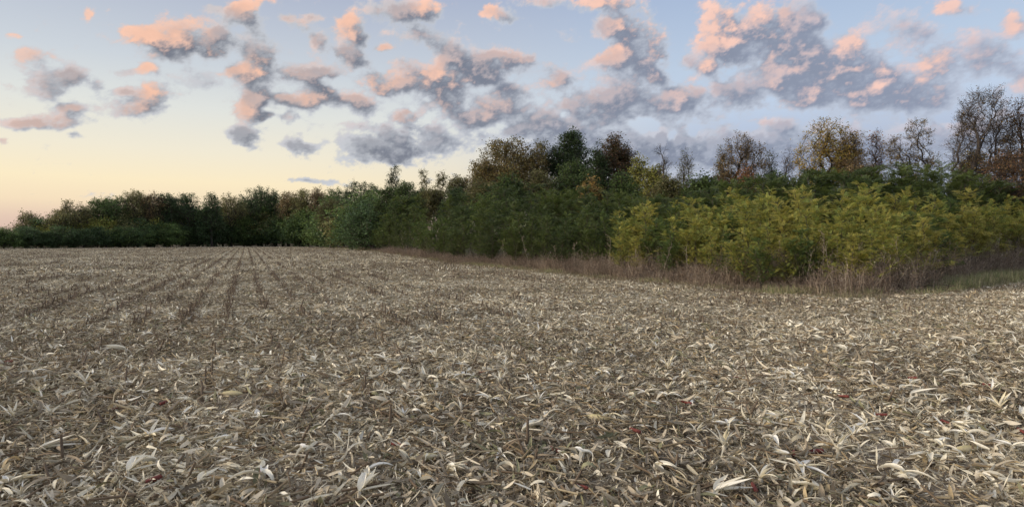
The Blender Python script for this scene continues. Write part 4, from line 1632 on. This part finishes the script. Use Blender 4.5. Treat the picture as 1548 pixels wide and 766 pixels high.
def husk_parts(seed, kind):
    """list of (verts, quads, colour) for the bracts, then the shank"""
    rs = np.random.RandomState(seed)
    out = []
    if kind == 'fan':            # upright splayed tuft
        n = rs.randint(7, 12)
        a0 = rs.rand() * 6.28
        for i in range(n):
            a = a0 + rs.randn() * 1.3
            out.append(bract(rs, a, rs.uniform(.7, 1.4), rs.uniform(-.1, 1.1), rs.uniform(.12, .19), rs.uniform(.012, .030), (0, 0, .02)) + (CREAM[rs.randint(5)],))
    elif kind == 'star':         # flat open husk
        n = rs.randint(5, 9)
        for i in range(n):
            out.append(bract(rs, i * 6.28 / n + rs.randn() * .35, rs.uniform(.1, .7), rs.uniform(-.8, .3), rs.uniform(.11, .20), rs.uniform(.018, .038), (0, 0, .03)) + (CREAM[rs.randint(5)],))
    elif kind == 'sheaf':        # lying bundle pointing one way
        n = rs.randint(5, 8)
        a0 = rs.rand() * 6.28
        for i in range(n):
            out.append(bract(rs, a0 + rs.randn() * .38, rs.uniform(.0, .45), rs.uniform(-.3, .5), rs.uniform(.15, .24), rs.uniform(.022, .045), (0, 0, .025 + .004 * i)) + (CREAM[rs.randint(5)],))
    else:                        # a few curled single leaves
        n = rs.randint(2, 4)
        for i in range(n):
            out.append(bract(rs, rs.rand() * 6.28, rs.uniform(.3, 1.0), rs.uniform(-1.6, -.4), rs.uniform(.12, .24), rs.uniform(.02, .045), (rs.randn() * .02, rs.randn() * .02, .015), cup=.6) + (CREAM[rs.randint(5)],))
    # shank
    v, q = tubes(np.array([[0, 0, -.005], [0, 0, .015]]), np.array([[0, 0, .015], [0, 0, .04]]), np.array([.012, .016]), np.array([.016, .009]), 7)
    out.append((v, q, (.72, .66, .52)))
    return out


def ear_parts(seed):
    rs = np.random.RandomState(seed)
    out = []
    for i in range(6):
        a = i / 6 * 6.28
        t = np.linspace(0, 1, 8)
        rad = .024 * np.sin(np.pi * (t * .88 + .1)) ** .7
        aa = np.linspace(-.75, .75, 4)
        P = np.zeros((8, 4, 3))
        for k in range(4):
            rr = rad * (1.0 + .12 * (k % 2)) + .001 * i
            P[:, k, 0] = t * .20 - .10
            P[:, k, 1] = np.cos(a + aa[k]) * rr
            P[:, k, 2] = np.sin(a + aa[k]) * rr + .035
        b = np.arange(32).reshape(8, 4)
        q = np.stack([b[:-1, :-1], b[:-1, 1:], b[1:, 1:], b[1:, :-1]], -1).reshape(-1, 4)
        out.append((P.reshape(-1, 3), q, ((.72, .62, .36), (.78, .70, .48), (.66, .58, .30))[i % 3]))
    v, q = tubes(np.array([[-.13, 0, .03]]), np.array([[-.095, 0, .035]]), np.array([.007]), np.array([.012]), 6)
    out.append((v, q, (.55, .47, .30)))
    return out


def cob_mesh(seed):
    rs = np.random.RandomState(seed)
    nu, nv = 18, 14
    ln = rs.uniform(.09, .14)
    t = np.linspace(0, 1, nu)
    a = np.arange(nv) / nv * 2 * np.pi
    A, T_ = np.meshgrid(a, t)
    r = .0145 * (1 - .35 * T_ ** 2) * (1 + .10 * ((np.indices(A.shape).sum(0)) % 2))
    r[0] *= .55
    r[-1] *= .45
    V = np.stack([T_ * ln - ln / 2, np.cos(A) * r, np.sin(A) * r], -1).reshape(-1, 3)
    ii = np.arange(nu * nv).reshape(nu, nv)
    q = np.stack([ii[:-1], np.roll(ii, -1, 1)[:-1], np.roll(ii, -1, 1)[1:], ii[1:]], -1).reshape(-1, 4)
    V2 = np.concatenate([V, [[-ln / 2, 0, 0], [ln / 2, 0, 0]]])
    tr = [(nu * nv, (j + 1) % nv, j) for j in range(nv)] + [(nu * nv + 1, ii[-1, j], ii[-1, (j + 1) % nv]) for j in range(nv)]
    c = np.tile(np.array([.20, .055, .042]), (len(V2), 1)) * (.7 + .6 * rs.rand(len(V2)))[:, None]
    return mesh_np('corn_cob', V2, quads=q, tris=tr, colors=c, mat=M_COB)


def to_meshes(parts, names, mat):
    out = []
    for (v, q, c), nm in zip(parts, names):
        out.append((nm, mesh_np(nm, v, quads=q, colors=np.tile(np.array(c), (len(v), 1)), mat=mat, smooth=True)))
    return out


HV = {}
for kind in ('fan', 'star', 'sheaf', 'curl'):
    HV[kind] = []
    for i in range(6):
        p = husk_parts(2000 + 37 * i + len(kind) * 7, kind)
        whole = cat([(v, q, np.tile(np.array(c), (len(v), 1))) for v, q, c in p])
        HV[kind].append((to_meshes(p, ['bract'] * (len(p) - 1) + ['shank'], M_HERO),
                         mesh_np('corn_husk', whole[0], quads=whole[1], colors=whole[2], mat=M_HERO, smooth=True)))
EARS = [to_meshes(ear_parts(3000 + i), ['bract'] * 6 + ['shank'], M_HERO) for i in range(3)]
COBS = [cob_mesh(3100 + i) for i in range(5)]
KW = {'fan': 'upright splayed tuft of pale corn husk', 'star': 'flat open star of pale corn husk', 'sheaf': 'lying bundle of pale corn husk leaves', 'curl': 'pair of curled pale husk leaves'}


def ground_at(px, py):
    D = CH * F / (py - HZ)
    return at(px, D), D


items = []
taken = []


def put_husk(x, y, kind, i, rz, s, label=None, tiltx=0.0):
    whole = y > 5.6
    parts_, one = HV[kind][i]
    z = float(gz(x, y)) + .03
    if whole:
        o = link('corn_husk', one, loc=(x, y, z), rz=rz, scale=s)
    else:
        o = bpy.data.objects.new('corn_husk', None)
        COL.objects.link(o)
        o.empty_display_size = .1
        o.location = (x, y, z)
        o.rotation_euler = (0, 0, rz)
        o.scale = (s, s, s)
        for nm, me in parts_:
            link(nm, me, parent=o)
    o.rotation_euler[0] = tiltx
    o['category'] = 'corn husk'
    o['group'] = 'pale corn husks strewn over the field'
    taken.append((x, y))
    px = topx(x, y)
    if label:
        o['label'] = label
    else:
        band, side = place_words(px, y)
        items.append((o, '%s in the %s, %s side' % (KW[kind], band, side), px))
    return o


HERO = [(1267, 690, 'fan', 1.25), (1095, 685, 'fan', 1.25), (1405, 700, 'sheaf', 1.05), (1210, 718, 'star', 1.1), (990, 716, 'sheaf', 1.0), (1308, 652, 'star', 1.1),
        (1478, 728, 'curl', 1.2), (1440, 655, 'sheaf', .9), (1250, 655, 'fan', .9), (1365, 720, 'curl', 1.1), (1010, 560, 'fan', 1.1), (1180, 640, 'star', .9),
        (280, 672, 'sheaf', 1.1), (60, 692, 'sheaf', 1.15), (20, 640, 'fan', 1.0), (130, 590, 'fan', 1.2), (285, 560, 'star', 1.1), (190, 540, 'sheaf', 1.3),
        (385, 640, 'curl', 1.1), (395, 735, 'curl', 1.2), (300, 745, 'sheaf', 1.1), (505, 640, 'curl', .9), (610, 635, 'fan', .8), (706, 738, 'curl', 1.2),
        (790, 660, 'sheaf', 1.0), (815, 612, 'fan', .9), (700, 575, 'star', 1.1), (930, 540, 'fan', 1.1), (1110, 540, 'star', 1.0), (1050, 590, 'sheaf', .9),
        (1320, 590, 'fan', 1.0), (1360, 595, 'sheaf', 1.0), (1420, 620, 'fan', .9), (1500, 600, 'fan', .9), (1530, 690, 'star', 1.0), (1150, 740, 'fan', 1.0),
        (1240, 755, 'sheaf', 1.0), (880, 700, 'curl', 1.1), (560, 730, 'curl', 1.1), (460, 690, 'curl', 1.0), (170, 665, 'curl', 1.1), (100, 740, 'curl', 1.1),
        (10, 745, 'star', 1.1), (1545, 640, 'sheaf', 1.0), (1080, 760, 'sheaf', 1.1), (1300, 560, 'sheaf', 1.1), (1200, 575, 'sheaf', 1.0)]
rs = np.random.RandomState(51)
for px, py, kind, s in HERO:
    x, y = ground_at(px, py)
    put_husk(x, y, kind, rs.randint(6), rs.rand() * 6.28, s)
# the white arched husk at the verge and a few around it
x, y = ground_at(1338, 450)
put_husk(x, y, 'curl', 2, 1.0, 1.7, 'large arched white husk at the verge in front of the dark weed gap')
n_ = 0
while n_ < 235:
    D = 3.6 + 10.5 * rs.rand() ** .9
    px = rs.uniform(-10, 1560)
    if rs.rand() > np.interp(px, [0, 400, 700, 1000, 1548], [.7, .45, .45, .85, 1.0]):
        continue
    x = at(px, D)
    if not clear_of(taken, x, D, .22):
        continue
    put_husk(x, D, rs.choice(['fan', 'star', 'sheaf', 'curl'], p=[.30, .30, .24, .16]), rs.randint(6), rs.rand() * 6.28, rs.uniform(.6, 1.1))
    n_ += 1

for j, (px, py) in enumerate([(352, 606), (1170, 634), (1462, 690), (640, 700), (905, 640)]):
    x, y = ground_at(px, py)
    o = bpy.data.objects.new('wrapped_corn_ear', None)
    COL.objects.link(o)
    o.location = (x, y, float(gz(x, y)) + .03)
    o.rotation_euler = (rs.rand() * 6, 0, rs.uniform(-.5, .5) + (3.14 if j % 2 else 0))
    o.rotation_euler[0] = 0
    for nm, me in EARS[j % 3]:
        link(nm, me, parent=o)
    o['category'] = 'corn ear'
    o['group'] = 'corn ears still in their husks'
    band, side = place_words(px, y)
    items.append((o, 'closed yellowish corn ear in its husk, %s, %s side' % (band, side), px))
cobs = [(1275, 608), (1380, 580), (1497, 592), (1038, 612), (727, 567), (602, 678), (232, 737), (250, 619), (170, 626), (880, 746), (1229, 692), (1200, 694),
        (1140, 752), (1430, 650), (1115, 577), (1547, 663), (840, 690), (398, 728), (1332, 637), (560, 600), (10, 556), (960, 660)]
for j, (px, py) in enumerate(cobs):
    x, y = ground_at(px, py)
    o = link('corn_cob', COBS[j % 5], loc=(x, y, float(gz(x, y)) + .055), rz=rs.rand() * 6.28, scale=rs.uniform(.85, 1.15))
    o.rotation_euler[1] = rs.uniform(-.2, .2)
    o['category'] = 'corn cob'
    o['group'] = 'bare red corn cobs'
    band, side = place_words(px, y)
    items.append((o, 'bare dark red corn cob among the husks, %s, %s side' % (band, side), px))
order_labels(items)

# ------------------------------------------------------------------ single pale stalks standing in the weeds, a heap of dead brush
def weed_stalk(seed, h):
    rs = np.random.RandomState(seed)
    ln = rs.randn(2) * .16
    f = np.linspace(0, 1, 7)
    p = np.stack([ln[0] * f ** 1.5 * h, ln[1] * f ** 1.5 * h, f * h], -1)
    v, q = tubes(p[:-1], p[1:], np.linspace(.007, .004, 6), np.linspace(.0065, .003, 6), 5)
    stem = mesh_np('stem', v, quads=q, colors=np.tile([.48, .40, .30], (len(v), 1)), mat=M_STALK)
    n = 16
    k = rs.uniform(.35, 1, n)
    p0 = np.stack([np.interp(k, f, p[:, i]) for i in range(3)], -1)
    d = rs.randn(n, 3)
    d[:, 2] = np.abs(d[:, 2]) + .6
    d /= np.linalg.norm(d, axis=1, keepdims=True)
    p1 = p0 + d * rs.uniform(.08, .26, n)[:, None]
    v, q = tubes(p0, p1, np.full(n, .004), np.full(n, .003), 3)
    hv, hq, hc = leaves(rs, np.repeat(p1, 4, 0) + rs.randn(4 * n, 3) * .02, .04, .022, [(.40, .32, .22), (.30, .23, .16)])
    V, Q, C = cat([(v, q, (.48, .40, .30)), (hv, hq, hc)])
    head = mesh_np('seed_branches', V, quads=Q, colors=C, mat=M_WEED)
    return stem, head


WS = [weed_stalk(4000 + i, 1.45 + .1 * (i % 3)) for i in range(4)]
items = []
rs = np.random.RandomState(61)
for px in (612, 628, 648, 760, 778, 800, 845, 868, 920, 962, 1000, 1040, 1078, 1135, 1172, 1215, 1242, 1255, 1268, 1300, 1330, 1362, 1400, 1402, 1418, 1440, 1465, 1492, 1512, 1535):
    D = float(Wpx(px)) + rs.uniform(.25, .9)
    st_, hd = WS[rs.randint(4)]
    o = bpy.data.objects.new('dead_weed_stalk', None)
    COL.objects.link(o)
    o.location = (at(px, D), D, 0)
    o.rotation_euler = (rs.uniform(-.12, .12), rs.uniform(-.2, .2), rs.rand() * 6.28)
    o.scale = (1, 1, rs.uniform(.75, 1.1) * (1.2 if px < 900 else 1))
    o['category'] = 'weed stalk'
    o['group'] = 'pale dead stalks standing at the front of the weeds'
    link('stem', st_, parent=o)
    link('seed_branches', hd, parent=o)
    items.append((o, 'pale dead stalk rising from the weeds %s' % region_of(px), px))
order_labels(items)
rs = np.random.RandomState(71)
n = 260
c = np.stack([rs.randn(n) * .75, rs.randn(n) * .3, np.abs(rs.randn(n)) * .10], -1)
yw = rs.rand(n) * 6.28
l_ = rs.uniform(.1, .6, n)
e = c + np.stack([np.cos(yw) * l_, np.sin(yw) * l_, rs.uniform(-.05, .28, n) * l_], -1)
rr = rs.uniform(.004, .013, n)
v, q = tubes(c, e, rr, rr * .5, 4)
cc = np.array([[.07, .05, .04], [.12, .09, .07], [.045, .035, .03], [.20, .15, .11]])[rs.randint(0, 4, n)]
me = mesh_np('brush_pile', v, quads=q, colors=np.repeat(cc, 8, 0), mat=M_STALK)
x, y = ground_at(1383, 444)
link('brush_pile', me, loc=(x, y, .01), kind='stuff', label='low heap of dark broken twigs at the field edge beside the grass strip', category='brush pile')
